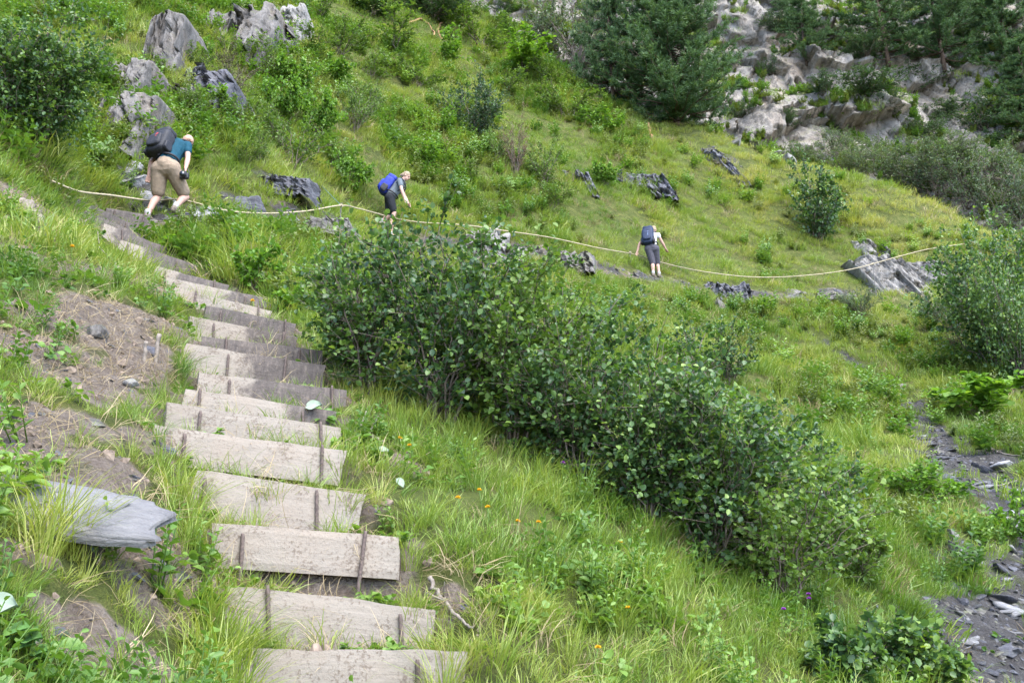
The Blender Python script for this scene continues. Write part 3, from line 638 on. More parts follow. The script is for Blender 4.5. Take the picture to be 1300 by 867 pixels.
P, Nn, rr, bb, r = sample(np.clip(BARE, 0, 1) ** 2 * (30 + 130 * SLATE * sstep(24, 12, GR) + 14 * SLATE) * (1 - .5 * STAIR), 7)
gn_scatter('slate_chips', 'small slate chips and grit on the bare ground', 'gravel', P, tilt_euler(r, Nn, .7, .4), np.clip(r.lognormal(-.35, .55, len(P)), .25, 2.6) * (1 + .045 * np.maximum(rr - 6, 0)), r.integers(0, 6, len(P)), r.uniform(0, 1, len(P)), [chip(rng) for _ in range(6)])
def clod(rng):
    V, Fc = rdir(rng, 22), None; me = bpy.data.meshes.new('t'); bm = bmesh.new()
    for v in V: bm.verts.new(v * rng.uniform(.6, 1) * .02 * np.array([1, 1, .7]))
    r_ = bmesh.ops.convex_hull(bm, input=bm.verts); bmesh.ops.delete(bm, geom=[g for g in r_['geom_interior'] if isinstance(g, bmesh.types.BMVert)], context='VERTS'); bm.to_mesh(me); bm.free(); me.materials.append(M['clod']); return bpy.data.objects.new('t', me)
P, Nn, rr, bb, r = sample(np.clip(DIRT, 0, 1) * sstep(14, 8, GR) * 190 * np.clip(.5 + 1.2 * PATCH2, .1, 1.5), 17)
gn_scatter('soil_clods', 'crumbs and clods of brown soil on the bare bank', 'soil', P, tilt_euler(r, Nn, .7, .5), np.clip(r.lognormal(-.1, .6, len(P)), .3, 3.2), r.integers(0, 5, len(P)), r.uniform(0, 1, len(P)), [clod(rng) for _ in range(5)])
print('scatter', nA, nB, nC, nD, len(P))
# growth on the ledges of the crag
CNZ = np.abs(CN[..., 2]); cpx, cpy = proj(CPT); cv = (cpx > 560) & (cpx < 1420) & (cpy > -120) & (cpy < 330)
cw = (cv * sstep(.5, .75, CNZ) * sstep(-.25, .25, fbm(CX / 3, CZ / 3, 0, 3, 151))).ravel(); r = np.random.default_rng(8)
n = 7000; k = np.searchsorted(np.cumsum(cw), r.uniform(0, cw.sum(), n)); k = np.minimum(k, cw.size - 1)
P = CPT.reshape(-1, 3)[k] + r.normal(0, .08, (n, 3)) * [1, 1, 0]
gp_cl = [proto('t', blades(rng, 60, .30, .12, .36, .016, .8, False), M['grass']), proto('t', tallherb(rng, 9, .36, .08, .14, .36), M['bilberry']), proto('t', tallherb(rng, 10, .5, .08, .15, .3), M['herb'])]
gn_scatter('ledge_growth', 'grass and low heath growing on the ledges of the rock face', 'undergrowth', P, tilt_euler(r, np.tile([0, 0, 1.], (n, 1)), .5, .2), r.uniform(.7, 1.5, n), r.choice(3, n, p=[.35, .4, .25]), np.clip(.34 + .3 * fbm(P[:, 0] / 3, P[:, 2] / 3, 0, 3, 9) + r.normal(0, .1, n), 0, 1), gp_cl)
# ---------------------------------------------------------------- plank steps
ORD = ['first', 'second', 'third', 'fourth', 'fifth', 'sixth', 'seventh', 'eighth', 'ninth', 'tenth']
STEP_LABEL = [
 'pale plank step at the foot of the flight, right end above rough muddy splashes',
 'pale plank step with a dark knot, second from the foot of the flight',
 'pale plank step with two ribbed iron stakes and a gap beneath, third from the foot',
 'pale plank step just above the slate slab, fourth from the foot of the flight',
 'long pale plank step with two iron stakes, fifth from the foot of the flight',
 'pale plank step with a grass tuft at its left stake, sixth from the foot',
 'plank step with a dark wet right end beside the white leaf, seventh from the foot',
 'mostly wet dark plank step, eighth from the foot of the flight',
 'tall plank step, pale at one end and wet at the other, ninth from the foot',
 'wholly wet dark plank step, tenth from the foot of the flight',
 'plank step with pale left half and wet right half, eleventh from the foot',
 'wet dark plank step half hidden behind a grass tuft, twelfth from the foot',
 'clean pale plank step with sawn end showing, thirteenth from the foot',
 'mottled pale plank step above the clean one, fourteenth from the foot',
 'short muddy plank step seventh below the hiker in khaki shorts',
 'plank step pale on the left and dark on the right, sixth from the top',
 'dark topped plank step fourth below the top plank, with muddy right half',
 'dark weathered plank step third from the top of the flight',
 'wholly dark weathered plank step second from the top of the flight',
 'short dark top plank step at the feet of the hiker in khaki shorts']
STEP_LABEL[14] = 'short muddy plank step, fifteenth from the foot of the flight'
STEP_LABEL[15] = 'plank step pale on the left and dark on the right, sixteenth from the foot'
STEP_LABEL[16] = 'plank step with a dark muddy right half, seventeenth from the foot'
WET = [9, 9, 9, 9, 9, 9, .62, .30, .42, -1, .5, -1, 9, .6, .35, .28, .12, -.1, -1, -1]
STK = [(.05, .80), (.20, .83), (.15, .79), (.06, .72), (.16, .87), (.18, .88), (.1, .78), (.20, .9), (.30, .70), (.2, .8), (.22, .85), (.15, .88), (.2, .86), (.07, .8), (.17, .8), (.08, .72), (.3, .88), (.2, .8), (.3, .8), (.2, .85)]
for i in range(len(STEPS)):
    L, R = SL[i], SR[i]; e = R - L; ln = float(np.linalg.norm(e)); az = math.atan2(e[1], e[0]); tl = math.asin(e[2] / ln)
    rise = (L[2] - SL[i - 1][2]) if i else .30
    hgt = min(max(rise + .10, .22), .46); th = .062
    if i in (2, 4): hgt = .235
    rg = np.random.default_rng(300 + i)
    st = empty('plank_step', (L[0], L[1], L[2] - hgt), STEP_LABEL[i], 'step', 'timber plank steps of the hillside flight', az)
    # board: gridded box, worn edges
    nx, nz = 26, 7
    xs = np.linspace(0, ln, nx); zs = np.linspace(-hgt, 0, nz); ys = np.linspace(-th / 2, th / 2, 3)
    bm = bmesh.new(); bmesh.ops.create_grid(bm, x_segments=nx - 1, y_segments=nz - 1, size=.5)
    bmesh.ops.translate(bm, verts=bm.verts, vec=(.5, .5, 0))
    gg = bmesh.ops.extrude_face_region(bm, geom=bm.faces[:]); vv = [v for v in gg['geom'] if isinstance(v, bmesh.types.BMVert)]
    bmesh.ops.translate(bm, verts=vv, vec=(0, 0, 1))
    bm.normal_update()
    C0 = np.array([v.co[:] for v in bm.verts])
    X = C0[:, 0] * ln; Zc = (C0[:, 1] - 1) * hgt; Y = (C0[:, 2] - .5) * th
    X = X + np.where(C0[:, 0] < .001, 1, np.where(C0[:, 0] > .999, 1, 0)) * (.018 * vnoise(Zc * 9, i * 3.1, Y * 20, 7) + (.03 * (C0[:, 1] - .5) if i in (3, 4) else 0))
    top = C0[:, 1] > .999
    Zc = Zc + top * (.009 * fbm(X * 5, i * 7.7, 0, 4, 3) - .025 * np.maximum(0, vnoise(X * 4.5, i * 3.3, 0, 12) - .6) - .004 * np.abs(np.sign(Y))) 
    Y = Y + .006 * fbm(X * 3.2, Zc * 6, i * 5.1, 3, 4) - np.where(top | (C0[:, 1] < .001), np.sign(Y) * .004, 0)
    for v, a, b, c in zip(bm.verts, X, Y, Zc): v.co = (a, b, c)
    bmesh.ops.recalc_face_normals(bm, faces=bm.faces); me = bpy.data.meshes.new('board'); bm.to_mesh(me); bm.free(); me.materials.append(M['wood'])
    b = link('board', me, st, (0, 0, hgt), (rg.normal(.0, .02), -tl, 0)); b['wet_from'] = WET[i] * ln
    for f in STK[i]:
        k = 34; zz = np.linspace(-hgt - .16, .012 if rg.uniform() < .4 else -.02 - .03 * rg.uniform(), k)
        rad = .0095 + .0028 * (np.arange(k) % 2); rad[-1] = .008
        xx = f * ln + (zz + hgt * .5) * rg.normal(0, .05)
        pts = np.stack([xx, np.full(k, -th / 2 - .0125), zz + xx * math.tan(tl) + hgt], -1)
        V, Fs = tubes([(pts, rad)], 8); link('iron_stake', mk_mesh('iron_stake', V, Fs, M['rust'], True), st)

# ---------------------------------------------------------------- rocks
def rock_geo(seed, dims, cuts=14, rough=.05, sub=4, layers=0.0, lax=(0, 0, 1), cmin=.45, cmax=.95, boxy=1.0):
    bm = bmesh.new(); bmesh.ops.create_icosphere(bm, subdivisions=sub, radius=1); V = np.array([v.co[:] for v in bm.verts]); Fc = np.array([[v.index for v in f.verts] for f in bm.faces]); bm.free()
    rg = np.random.default_rng(seed)
    if boxy < 1: V = np.sign(V) * np.abs(V) ** boxy
    V = V * 1.25
    for _ in range(cuts):
        n = rdir(rg, 1)[0]; o = rg.uniform(cmin, cmax); d = np.maximum(V @ n - o, 0); V = V - d[:, None] * n
    V = V * np.array(dims) * .9
    N = nrmz(V / np.array(dims) ** 2); s = min(dims)
    k = seed * 3.7
    d = rough * (fbm(V[:, 0] / s * 1.3 + k, V[:, 1] / s * 1.3, V[:, 2] / s * 1.3, 5, seed % 90, .6)) * s * 2
    if layers:
        a = nrmz(np.array(lax, float)); q = (V @ a) / s * layers + 1.2 * fbm(V[:, 0] / s + k, V[:, 1] / s, V[:, 2] / s, 3, 8); fr = q - np.floor(q)
        d = d + .12 * s * (np.sqrt(fr) - .6) + .05 * s * _hash(np.floor(q).astype(np.int64), np.zeros(len(q), np.int64), np.zeros(len(q), np.int64), seed)
    return V + N * d[:, None], Fc
def rock(name, px, py, wpx, hpx, depth, label, mat='rock', seed=1, layers=0.0, lax=(0, 0, 1), rot=(0, 0, 0), sink=.3, src=None, cuts=14, rough=.05, group=None, cat='rock', sub=4, **kw):
    """px,py = middle of its foot in the photo"""
    p = (src or hit)(px, py); t = odepth(p); w, h = fitpx(wpx, t) / 2, fitpx(hpx, t) / 2 * 1.05
    V, Fc = rock_geo(seed, (w, depth, h), cuts, rough, sub, layers, lax, **kw)
    Mx = np.array(Matrix.Rotation(rot[2], 3, 'Z') @ Matrix.Rotation(rot[1], 3, 'Y') @ Matrix.Rotation(rot[0], 3, 'X')); V = V @ Mx.T
    V[:, 2] -= V[:, 2].min()
    hh = V[:, 2].max()
    o = link(name, mk_mesh(name, V, Fc, M[mat], False), None, p - np.array([0, -depth * .35, hh * sink])); tag(o, label, cat, group)
    return o
R_ = math.radians
def outcrop(name, px, py, wpx, hpx, label, mat, seed, n=6, tilt=0.0, depth=.8, sink=.2, src=None, group=None, cat='rock', lean=.30, cell=(.30, .75), rag=.35, amp=1.0):
    """jointed rock standing out of the slope: a front of tilted joint blocks whose sides and top run back into the hill"""
    p = (src or hit)(px, py); t = odepth(p); w, h = fitpx(wpx, t), fitpx(hpx, t); nu, nv = 64, 72
    u = np.linspace(-.5, .5, nu); v = np.linspace(0, 1, nv); U, Vv = np.meshgrid(u, v, indexing='ij')
    edge = np.abs(2 * U); prof = 1 - rag * (.5 + .5 * fbm(U * 4 + seed, seed * 1.7, 0, 3, 61)) - .12 * edge ** 4; prof = prof + .12 * facet(U * w / h * 3 + seed, np.zeros_like(U), .55, 1, seed, .6)
    top = sstep(.70, .80, Vv); vz = np.minimum(Vv / .75, 1)
    Z = h * (vz * (prof + sink) - sink) + .10 * h * np.maximum(Vv - .75, 0) * 4; Y = lean * h * vz + depth * 1.5 * np.maximum(Vv - .75, 0) * 4
    side = sstep(.82, 1.0, edge); Y = Y + depth * 1.1 * side; X = U * w * (1 - .04 * side) + math.tan(tilt) * np.maximum(Z, -.1 * h)
    c0, c1 = cell[0] * w, cell[1] * h; a_, b_ = U * w + seed * 3.1 - math.tan(tilt) * 0, vz * h + .3 * U * w
    a_ = a_ + .12 * c0 * fbm(U * 9, Vv * 9, seed, 2, 5)
    d = amp * (.75 * c0 * facet(a_, b_, c0, c1, seed, 2.4) + .50 * c0 * facet(a_, b_, c0 * .42, c1 * .5, seed + 1, 2.4) + .22 * c0 * facet(a_, b_, c0 * .18, c1 * .25, seed + 2, 2.0) + .06 * c0 * fbm(U * w / c0 * 5, Vv * h / c0 * 5, seed, 4, 7))
    Y = Y + d * (1 - .6 * top); Z = Z + d * top * .6; X = X + .3 * d * (U > 0) - .3 * d * (U < 0)
    V = np.stack([X, Y, Z], -1).reshape(-1, 3); i = np.arange(nu - 1)[:, None] * nv + np.arange(nv - 1)[None]
    o = link(name, mk_mesh(name, V, np.stack([i, i + nv, i + nv + 1, i + 1], -1).reshape(-1, 4), M[mat], False), None, p); return tag(o, label, cat, group)
# slate slab beside the lower steps: one split block with angular sheets
def sheet_block(L, Wd, layers, seed):
    rg = np.random.default_rng(seed); Vs, Qs, Ts, k = [], [], [], 0; n = 34; z = 0.0; an = np.arange(n) / n * 2 * np.pi
    pw = lambda v: np.sign(v) * np.abs(v) ** .45
    base = np.stack([pw(np.cos(an)) * L / 2, pw(np.sin(an)) * Wd / 2], -1)
    jag = np.array([rg.uniform(.86, 1.0) if i % 3 else rg.uniform(.86, .98) for i in range(n)])
    for th, sc, ox, oy in layers:
        j2 = jag * rg.uniform(.95, 1.03, n); o_ = base * j2[:, None] * sc + [ox, oy]; rings = []
        for q, zz in ((1, z), (.995 + rg.normal(0, .008), z + th * .5), (.985, z + th)): rings.append(np.c_[o_ * q, np.full(n, zz) + .006 * vnoise(o_[:, 0] * 9, o_[:, 1] * 9, zz * 7, seed)])
        for q in (.8, .55, .28): rings.append(np.c_[o_ * q + rg.normal(0, .004, (n, 2)), z + th + .018 * fbm(o_[:, 0] * q * 5, o_[:, 1] * q * 7, z * 9, 3, seed)])
        V = np.concatenate(rings + [[[ox, oy, z + th]]]); m = len(rings); i = np.arange(m - 1)[:, None] * n + np.arange(n); j = np.arange(m - 1)[:, None] * n + (np.arange(n) + 1) % n
        Qs.append(k + np.stack([i, j, j + n, i + n], -1).reshape(-1, 4)); e = np.arange(n); Ts.append(k + np.stack([(m - 1) * n + e, (m - 1) * n + (e + 1) % n, np.full(n, m * n)], -1)); Vs.append(V); k += len(V); z += th * .96
    return np.concatenate(Vs), [np.concatenate(Qs), np.concatenate(Ts)]
V, Fs = sheet_block(1.06, .36, [(.030, 1.0, 0, 0), (.012, .985, .004, .004), (.009, .80, -.09, .02), (.007, .50, -.20, .03)], 12)
V = V @ np.array(Matrix.Rotation(R_(12), 3, 'Z') @ Matrix.Rotation(R_(8), 3, 'Y') @ Matrix.Rotation(R_(40), 3, 'X')).T
o = link('slate_slab', mk_mesh('slate_slab', V, Fs, M['slabrock'], False), None, unp(58, 650, 4.22)); tag(o, 'broad pale grey slate slab lying beside the lower plank steps', 'rock')
# outcrops above the hiker in khaki
outcrop('rock_pillar', 195, 86, 42, 94, 'tall grey upright rock pillar standing out of the grass above the hiker in khaki', 'rock', 21, tilt=.04, depth=.7, rag=.12, lean=.15, cell=(.5, 1.2))
outcrop('rock_outcrop', 128, 176, 90, 104, 'broad grey rock face behind the leafy tree, lower left of the pillar', 'rock', 22, tilt=.05, depth=1.2, lean=.45, cell=(.22, .9), rag=.2)
outcrop('rock_outcrop', 140, 126, 76, 84, 'ribbed rock between the leafy tree and the tall pillar', 'rock', 23, tilt=.05, depth=.8, cell=(.2, 1.0), rag=.2, lean=.4)
for k, (x, y, h) in enumerate([(152, 114, 46), (162, 115, 42), (171, 118, 36), (179, 120, 40)]):
    rock('rock_splinter', x, y, 12, h, .2, 'thin upright rock splinter beneath the tall pillar, ' + ['nearest the leafy tree', 'second from the leafy tree', 'third from the leafy tree', 'farthest from the leafy tree'][k], 'leaning', 30 + k, 2, (1, .3, 0), rot=(0, R_(6), 0), sink=.12, group='row of rock splinters', sub=4, rough=.12)
outcrop('shaded_rock', 240, 128, 92, 72, 'dark shaded rock face right of the tall pillar', 'slate', 24, tilt=.1, depth=1.0, lean=.4, rag=.2, cell=(.2, .8))
outcrop('rock_block', 222, 138, 26, 36, 'small pale square rock block under the dark face', 'rock', 25, depth=.4, rag=.1, cell=(.6, .6))
outcrop('rock_outcrop', 280, 64, 112, 106, 'large ribbed grey outcrop high above the hiker in khaki', 'rock', 26, tilt=.1, depth=1.6, cell=(.14, .9), lean=.45, rag=.25)
outcrop('rock_outcrop', 330, 66, 66, 64, 'pale tapering rock at the foot of the high ribbed outcrop', 'rock', 27, tilt=.1, depth=1.0)
outcrop('boulder', 362, 48, 42, 64, 'smooth upright grey boulder at the right end of the high outcrop', 'chalk', 28, tilt=.05, depth=.9, rag=.1, cell=(.8, 1.0), amp=.6)
rock('boulder', 335, 30, 30, 24, .5, 'small pale boulder between outcrop and upright boulder', 'chalk', 29, 0, sink=.35)
# around the terrace
rock('flat_rock', 165, 232, 46, 30, .35, 'flat grey rock slab on the terrace behind the stair top', 'paleslate', 41, 5, (0, .5, 1), (R_(30), R_(8), 0), .45)
rock('flat_rock', 182, 250, 50, 30, .35, 'wide grey rock slab behind the legs of the hiker in khaki', 'paleslate', 42, 5, (0, .5, 1), (R_(30), 0, 0), .45)
rock('flat_rock', 160, 214, 36, 24, .3, 'uppermost grey slab left of the hiker in khaki', 'paleslate', 43, 5, (0, .5, 1), (R_(35), 0, 0), .45)
rock('boulder', 262, 283, 46, 34, .32, 'faceted blue grey boulder right of the boots of the hiker in khaki', 'paleslate', 44, 0, rot=(0, R_(18), 0), sink=.25)
rock('boulder', 212, 262, 26, 20, .3, 'rounded grey boulder behind the legs of the hiker in khaki', 'paleslate', 45, 0, sink=.4)
outcrop('dark_ledge', 348, 244, 100, 26, 'long dark ledge of rock under the leafy green shrub', 'slate', 46, depth=.5, lean=.2, cell=(.12, .5), rag=.2)
rock('boulder', 325, 268, 34, 30, .3, 'dark blue grey rock hanging under the rope', 'slate', 47, 3, (0, 0, 1), sink=.3)
rock('boulder', 307, 262, 30, 22, .3, 'dark mossy rock left of the one under the rope', 'slate', 48, 3, (0, 0, 1), sink=.3)
rock('boulder', 372, 284, 30, 18, .25, 'small pale rock on the path edge under the rope', 'chalk', 49, 0, sink=.3)
rock('boulder', 400, 286, 24, 14, .2, 'smaller grey rock beside the pale one on the path edge', 'rock', 50, 0, sink=.3)
outcrop('boulder', 612, 332, 66, 52, 'big whitish lichen covered boulder beside the rope behind the alder thicket', 'chalk', 51, depth=.8, lean=.35, cell=(.4, .5), rag=.2)
outcrop('boulder', 650, 338, 50, 34, 'whitish boulder leaning against the bigger lichen covered one', 'chalk', 52, depth=.7, lean=.4, cell=(.4, .6), rag=.3)
# dark slate faces on the ridge slope
outcrop('slate_outcrop', 742, 244, 44, 44, 'narrow bluish slate face showing through the turf', 'slate', 61, tilt=-.3, depth=.9, lean=.4)
outcrop('slate_outcrop', 822, 246, 92, 46, 'wide bluish slate face showing through the turf', 'slate', 62, tilt=-.35, depth=1.2, lean=.4, cell=(.16, .8))
outcrop('slate_outcrop', 930, 228, 50, 56, 'dark slanting slate face below the pine', 'slate', 63, tilt=-.5, depth=.9, lean=.4)
outcrop('slate_outcrop', 904, 206, 30, 32, 'small ochre slate stub left of the slanting slate face', 'rock', 64, tilt=-.3, depth=.5, lean=.5)
# leaning outcrop at the end of the path
outcrop('leaning_outcrop', 1156, 374, 92, 68, 'leaning ribbed grey outcrop at the end of the path under the rope', 'leaning', 71, tilt=-.5, depth=1.6, lean=.35, cell=(.12, 1.2), rag=.35)
outcrop('leaning_outcrop', 1206, 360, 60, 44, 'second leaning ribbed outcrop before the big dark shrub', 'leaning', 72, tilt=-.6, depth=1.2, lean=.35, cell=(.16, 1.2), rag=.3)
outcrop('leaning_outcrop', 1124, 334, 44, 44, 'upper rib of rock rising behind the leaning outcrop', 'leaning', 73, tilt=-.3, depth=.9, lean=.4, cell=(.25, 1.0))
outcrop('path_ledge', 1040, 386, 130, 36, 'low broken grey ledge along the far end of the path', 'rock', 74, depth=.5, lean=.5, cell=(.08, .8), rag=.6)
outcrop('path_ledge', 700, 338, 130, 42, 'low crumbling ledge along the path between boulder and hikers', 'rock', 75, depth=.6, lean=.5, cell=(.09, .8), rag=.6)
outcrop('path_ledge', 915, 378, 100, 34, 'low dark ledge of rock under the rope past the hiker in the white top', 'slate', 76, depth=.5, lean=.5, cell=(.1, .8), rag=.6)
outcrop('path_ledge', 390, 292, 120, 34, 'low grey ledge of rock on the path edge right of the flat plank', 'rock', 77, depth=.4, lean=.5, cell=(.09, .9), rag=.6)
rock('flat_rock', 1010, 381, 48, 18, .5, 'pale flat rock lying on the far path', 'chalk', 81, 3, (0, .2, 1), sink=.35)
rock('flat_rock', 1055, 376, 44, 16, .4, 'grey flat rock beside the leaning outcrop', 'rock', 82, 3, (0, .2, 1), sink=.35)
rock('boulder', 915, 392, 36, 26, .5, 'grey rock showing on the slope under the path', 'rock', 83, 3, (0, .2, 1), sink=.4)
rock('flat_rock', 1138, 494, 44, 16, .3, 'long white flat rock at the head of the gully', 'chalk', 84, 3, (0, .2, 1), (0, R_(24), 0), .35)
rock('flat_rock', 1222, 715, 20, 46, .14, 'upright white quartz rock at the edge of the gully', 'chalk', 85, 0, rot=(0, R_(-30), 0), sink=.15)
rock('flat_rock', 1212, 690, 15, 24, .1, 'smaller white quartz rock above the upright one', 'chalk', 86, 0, rot=(0, R_(-30), 0), sink=.15)
rock('flat_rock', 1285, 830, 44, 20, .2, 'largest flat slate stone at the bottom of the gully', 'slate', 87, 4, (0, .2, 1), (R_(15), R_(10), 0), .3)
rock('flat_rock', 1278, 592, 34, 14, .2, 'pale flat slate lying across the upper gully', 'paleslate', 88, 4, (0, .2, 1), (0, R_(-10), 0), .3)
rock('boulder', 118, 428, 34, 34, .16, 'pale rock rib showing in the bare left bank', 'rock', 89, 4, (1, 0, .2), sink=.2)
rock('boulder', 8, 500, 18, 12, .06, 'small white stone in the left bank', 'chalk', 90, 0, sink=.2, sub=3)
rock('boulder', 165, 490, 20, 16, .07, 'small whitish stone beside the eighth plank step', 'chalk', 91, 0, sink=.2, sub=3)
rock('boulder', 40, 820, 30, 26, .06, 'small grey stone beside the broad leaved plant', 'rock', 92, 0, sink=.3, sub=3)
rock('boulder', 75, 808, 24, 20, .06, 'second small stone near the broad leaved plant', 'slate', 93, 0, sink=.3, sub=3)
for k, (x, y) in enumerate([(1000, 192), (985, 180), (960, 187), (935, 172)]):
    rock('boulder', x, y, 26, 16, .8, ['grey boulder on the ridge crest, farthest from the pine', 'second grey boulder on the ridge crest from the far end', 'third grey boulder on the ridge crest', 'grey boulder on the ridge crest right beside the pine'][k], 'chalk', 95 + k, 0, sink=.35, group='boulders on the ridge crest', sub=3)
# loose slates in the gully and on the path
rg = np.random.default_rng(77); stones = []
for k in range(6):
    V, Fc = rock_geo(200 + k, (1, .7, .24), 14, .10, 2, 3); me = mk_mesh('slate_stone', V, Fc, M['slate'] if k < 4 else M['paleslate'], False); stones.append(me)
P, Nn, rr, bb, r = sample((SLATE > .75) * sstep(22, 17, GR) * (GX > 3) * 36.0, 15)
sel = r.permutation(len(P))[:285]
for k in sel:
    s = float(np.clip(r.lognormal(-2.75, .6), .03, .22))
    o = link('slate_stone', stones[int(r.integers(0, 6))], None, P[k] + [0, 0, s * .08], (r.normal(0, .35), r.normal(0, .35), r.uniform(0, 6.28)), (s, s, s))
    tag(o, 'loose flat grey slate lying in the gully', 'stone', 'loose slates in the gully')

# ---------------------------------------------------------------- rope, stakes, sticks
RP = [(66, 230, 12.2), (100, 243, 12.7), (140, 248, 13.3), (168, 252, 13.9), (195, 255, 14.9), (225, 253, 15.0), (245, 257, 15.0), (279, 266, 15.0), (310, 270, 15.5), (345, 271, 16.2), (390, 268, 17.5), (433, 261, 19.0), (455, 265, 20.2), (478, 271, 21.6), (500, 277, 23.0), (530, 282, 23.2), (560, 284, 23.4), (600, 287, 23.6), (640, 293, 24.2), (700, 302, 24.8), (760, 315, 25.6), (805, 323, 27.9), (850, 336, 28.2), (900, 346, 27.7), (960, 352, 28.6), (1020, 350, 29.2), (1080, 342, 30.0), (1140, 326, 31.0), (1180, 316, 31.8), (1215, 311, 33.0), (1240, 307, 34.0)]
rp = []
for x, y, d in RP:
    h = hit(x, y); dd = d if h is None else min(d, h[1] - .06); rp.append(unp(x, y, dd))
rp = np.array(rp); tt = np.arange(len(rp)); tf_ = np.linspace(0, len(rp) - 1, 420)
def catmull(P, u):
    i = np.clip(np.floor(u).astype(int), 0, len(P) - 2); f = (u - i)[:, None]; g = lambda k: P[np.clip(i + k, 0, len(P) - 1)]
    return .5 * (2 * g(0) + (g(1) - g(-1)) * f + (2 * g(-1) - 5 * g(0) + 4 * g(1) - g(2)) * f ** 2 + (3 * g(0) - g(-1) - 3 * g(1) + g(2)) * f ** 3)
V, Fs = tubes([(catmull(rp, tf_), .0145 + .0022 * np.sin(np.arange(420) * 2.1))], 7)
tag(link('hand_rope', mk_mesh('hand_rope', V, Fs, M['rope'], True)), 'long cream hand rope sagging along the path past all three hikers', 'rope')
rope_o = bpy.data.objects['hand_rope']
for x, y, d in [(279, 266, 15.0), (433, 261, 19.0), (800, 321, 27.6), (1108, 335, 30.5)]:
    q = unp(x, y, d); j = int(np.argmin(np.linalg.norm(rp - q, axis=1))); a = np.linspace(0, 9, 40); kn = q + np.stack([(a - 4.5) * .008, .026 * np.cos(a * 1.4), .026 * np.sin(a * 1.4)], -1)
    V, Fs = tubes([(kn, .012)], 6); link('knot', mk_mesh('knot', V, Fs, M['rope'], True), rope_o)
def stake(p, top, r_, label, mat='iron', hook=True):
    base = np.array([p[0], p[1], float(H(p[0], p[1])) - .2]); e = np.array(top) - base
    k = 10; pts = base + e * np.linspace(0, 1, k)[:, None]; ps = [(pts, r_)]
    s = empty('rope_stake', (base[0], base[1], base[2] + .2), label, 'stake', 'iron stakes carrying the rope')
    V, Fs = tubes(ps, 8); V = V - np.array([base[0], base[1], base[2] + .2]); link('rod', mk_mesh('rod', V, Fs, M[mat], True), s)
    a = np.linspace(0, 2 * np.pi, 14); ring = np.stack([np.cos(a) * .03, np.zeros(14), np.sin(a) * .03], -1) + (np.array(top) - np.array([base[0], base[1], base[2] + .2]))
    V, Fs = tubes([(ring, .005)], 6); link('eye_ring', mk_mesh('eye_ring', V, Fs, M[mat], True), s)
q = unp(279, 266, 15.0); stake(q, q + [0, 0, .03], .012, 'short grey iron stake holding the rope beside the flat plank')
q = unp(433, 261, 19.0); stake(q, q + [0, 0, .03], .012, 'iron stake where the blue cord meets the rope')
q = unp(800, 321, 27.6); stake(q, q + [0, 0, .03], .012, 'iron stake left of the hiker in dark grey shorts')
q = unp(1108, 335, 30.5); stake(q, q + [0, 0, .03], .012, 'iron stake on the leaning outcrop')
# thin blue cord tying the rope back to the bank
a = unp(433, 261, 19.0); b = hit(408, 236); M['cord'] = simple('blue_cord', (.06, .14, .17), .7, .3)
V, Fs = tubes([(a + (b - a) * np.linspace(0, 1, 12)[:, None], .006)], 5); tag(link('tie_cord', mk_mesh('tie_cord', V, Fs, M['cord'], True)), 'thin blue green cord tying the rope back to the bank', 'cord')
# plank at the terrace edge
def plank(px, py, lpx, label, az, w=.16, th=.045, mat='deadwood', name='loose_plank', tilt=0.0, lift=.03):
    p = hit(px, py); L = fitpx(lpx, odepth(p)); bm = bmesh.new(); bmesh.ops.create_cube(bm, size=1); bmesh.ops.subdivide_edges(bm, edges=bm.edges, cuts=5, use_grid_fill=True)
    for v in bm.verts:
        c = v.co; c.x *= L; c.y *= w; c.z *= th; n_ = fbm(c.x * 6, c.y * 9 + px, c.z * 9, 3, 3); v.co = c + Vector((0, .012 * n_, .01 * n_))
    me = bpy.data.meshes.new(name); bm.to_mesh(me); bm.free(); me.materials.append(M[mat])
    return tag(link(name, me, None, p + [0, 0, lift], (0, tilt, az)), label, 'plank')
plank(278, 275, 46, 'grey weathered plank lying beside the boulder at the terrace edge', .1, lift=.08)
plank(276, 490, 26, 'white splintered piece of plank lying on the eighth step', .15, .05, .012, 'paleleaf', 'wood_flake')
def stick(pix, r0, label, mat='deadwood', lift=.02, name='dead_branch', side=None):
    P = np.array([hit(*q) for q in pix]) + [0, -.02, lift]; u = np.linspace(0, len(P) - 1, 22); C = catmull(P, u); rg = np.random.default_rng(int(pix[0][0]))
    C = C + rg.normal(0, r0 * .35, C.shape); c0 = C[0].copy(); rad = np.linspace(r0, r0 * .45, 22) * rg.uniform(.85, 1.2, 22); ps = [(C - c0, rad)]
    for k in range(2 if r0 < .03 else 0):
        j = int(rg.integers(6, 18)); d = nrmz(rdir(rg, 1)[0] + [0, -.3, .6]); ps.append((C[j] - c0 + d * np.linspace(0, r0 * 9, 5)[:, None], np.linspace(r0 * .5, r0 * .15, 5)))
    V, Fs = tubes(ps, 7); return tag(link(name, mk_mesh(name, V, Fs, M[mat], True), None, c0), label, 'branch')
stick([(117, 312), (130, 322), (142, 333), (152, 345)], .028, 'pale peeled stick lying on the left bank')
stick([(88, 290), (98, 292), (106, 290), (101, 277)], .018, 'thin forked white stick above the peeled one on the bank')
stick([(545, 740), (560, 765), (580, 790), (602, 805)], .014, 'bent grey branch lying in the grass right of the lowest steps', lift=.03)
stick([(440, 552), (460, 556), (486, 566)], .022, 'pale piece of wood in the grass at the end of the sixth step', lift=.03)
stick([(28, 258), (45, 275), (58, 290), (66, 305)], .075, 'thick pale root bulging from the eroded left bank', lift=-.01)
stick([(0, 262), (20, 252), (40, 262), (52, 285)], .04, 'brown root curling over the eroded left bank', 'bark', lift=0)
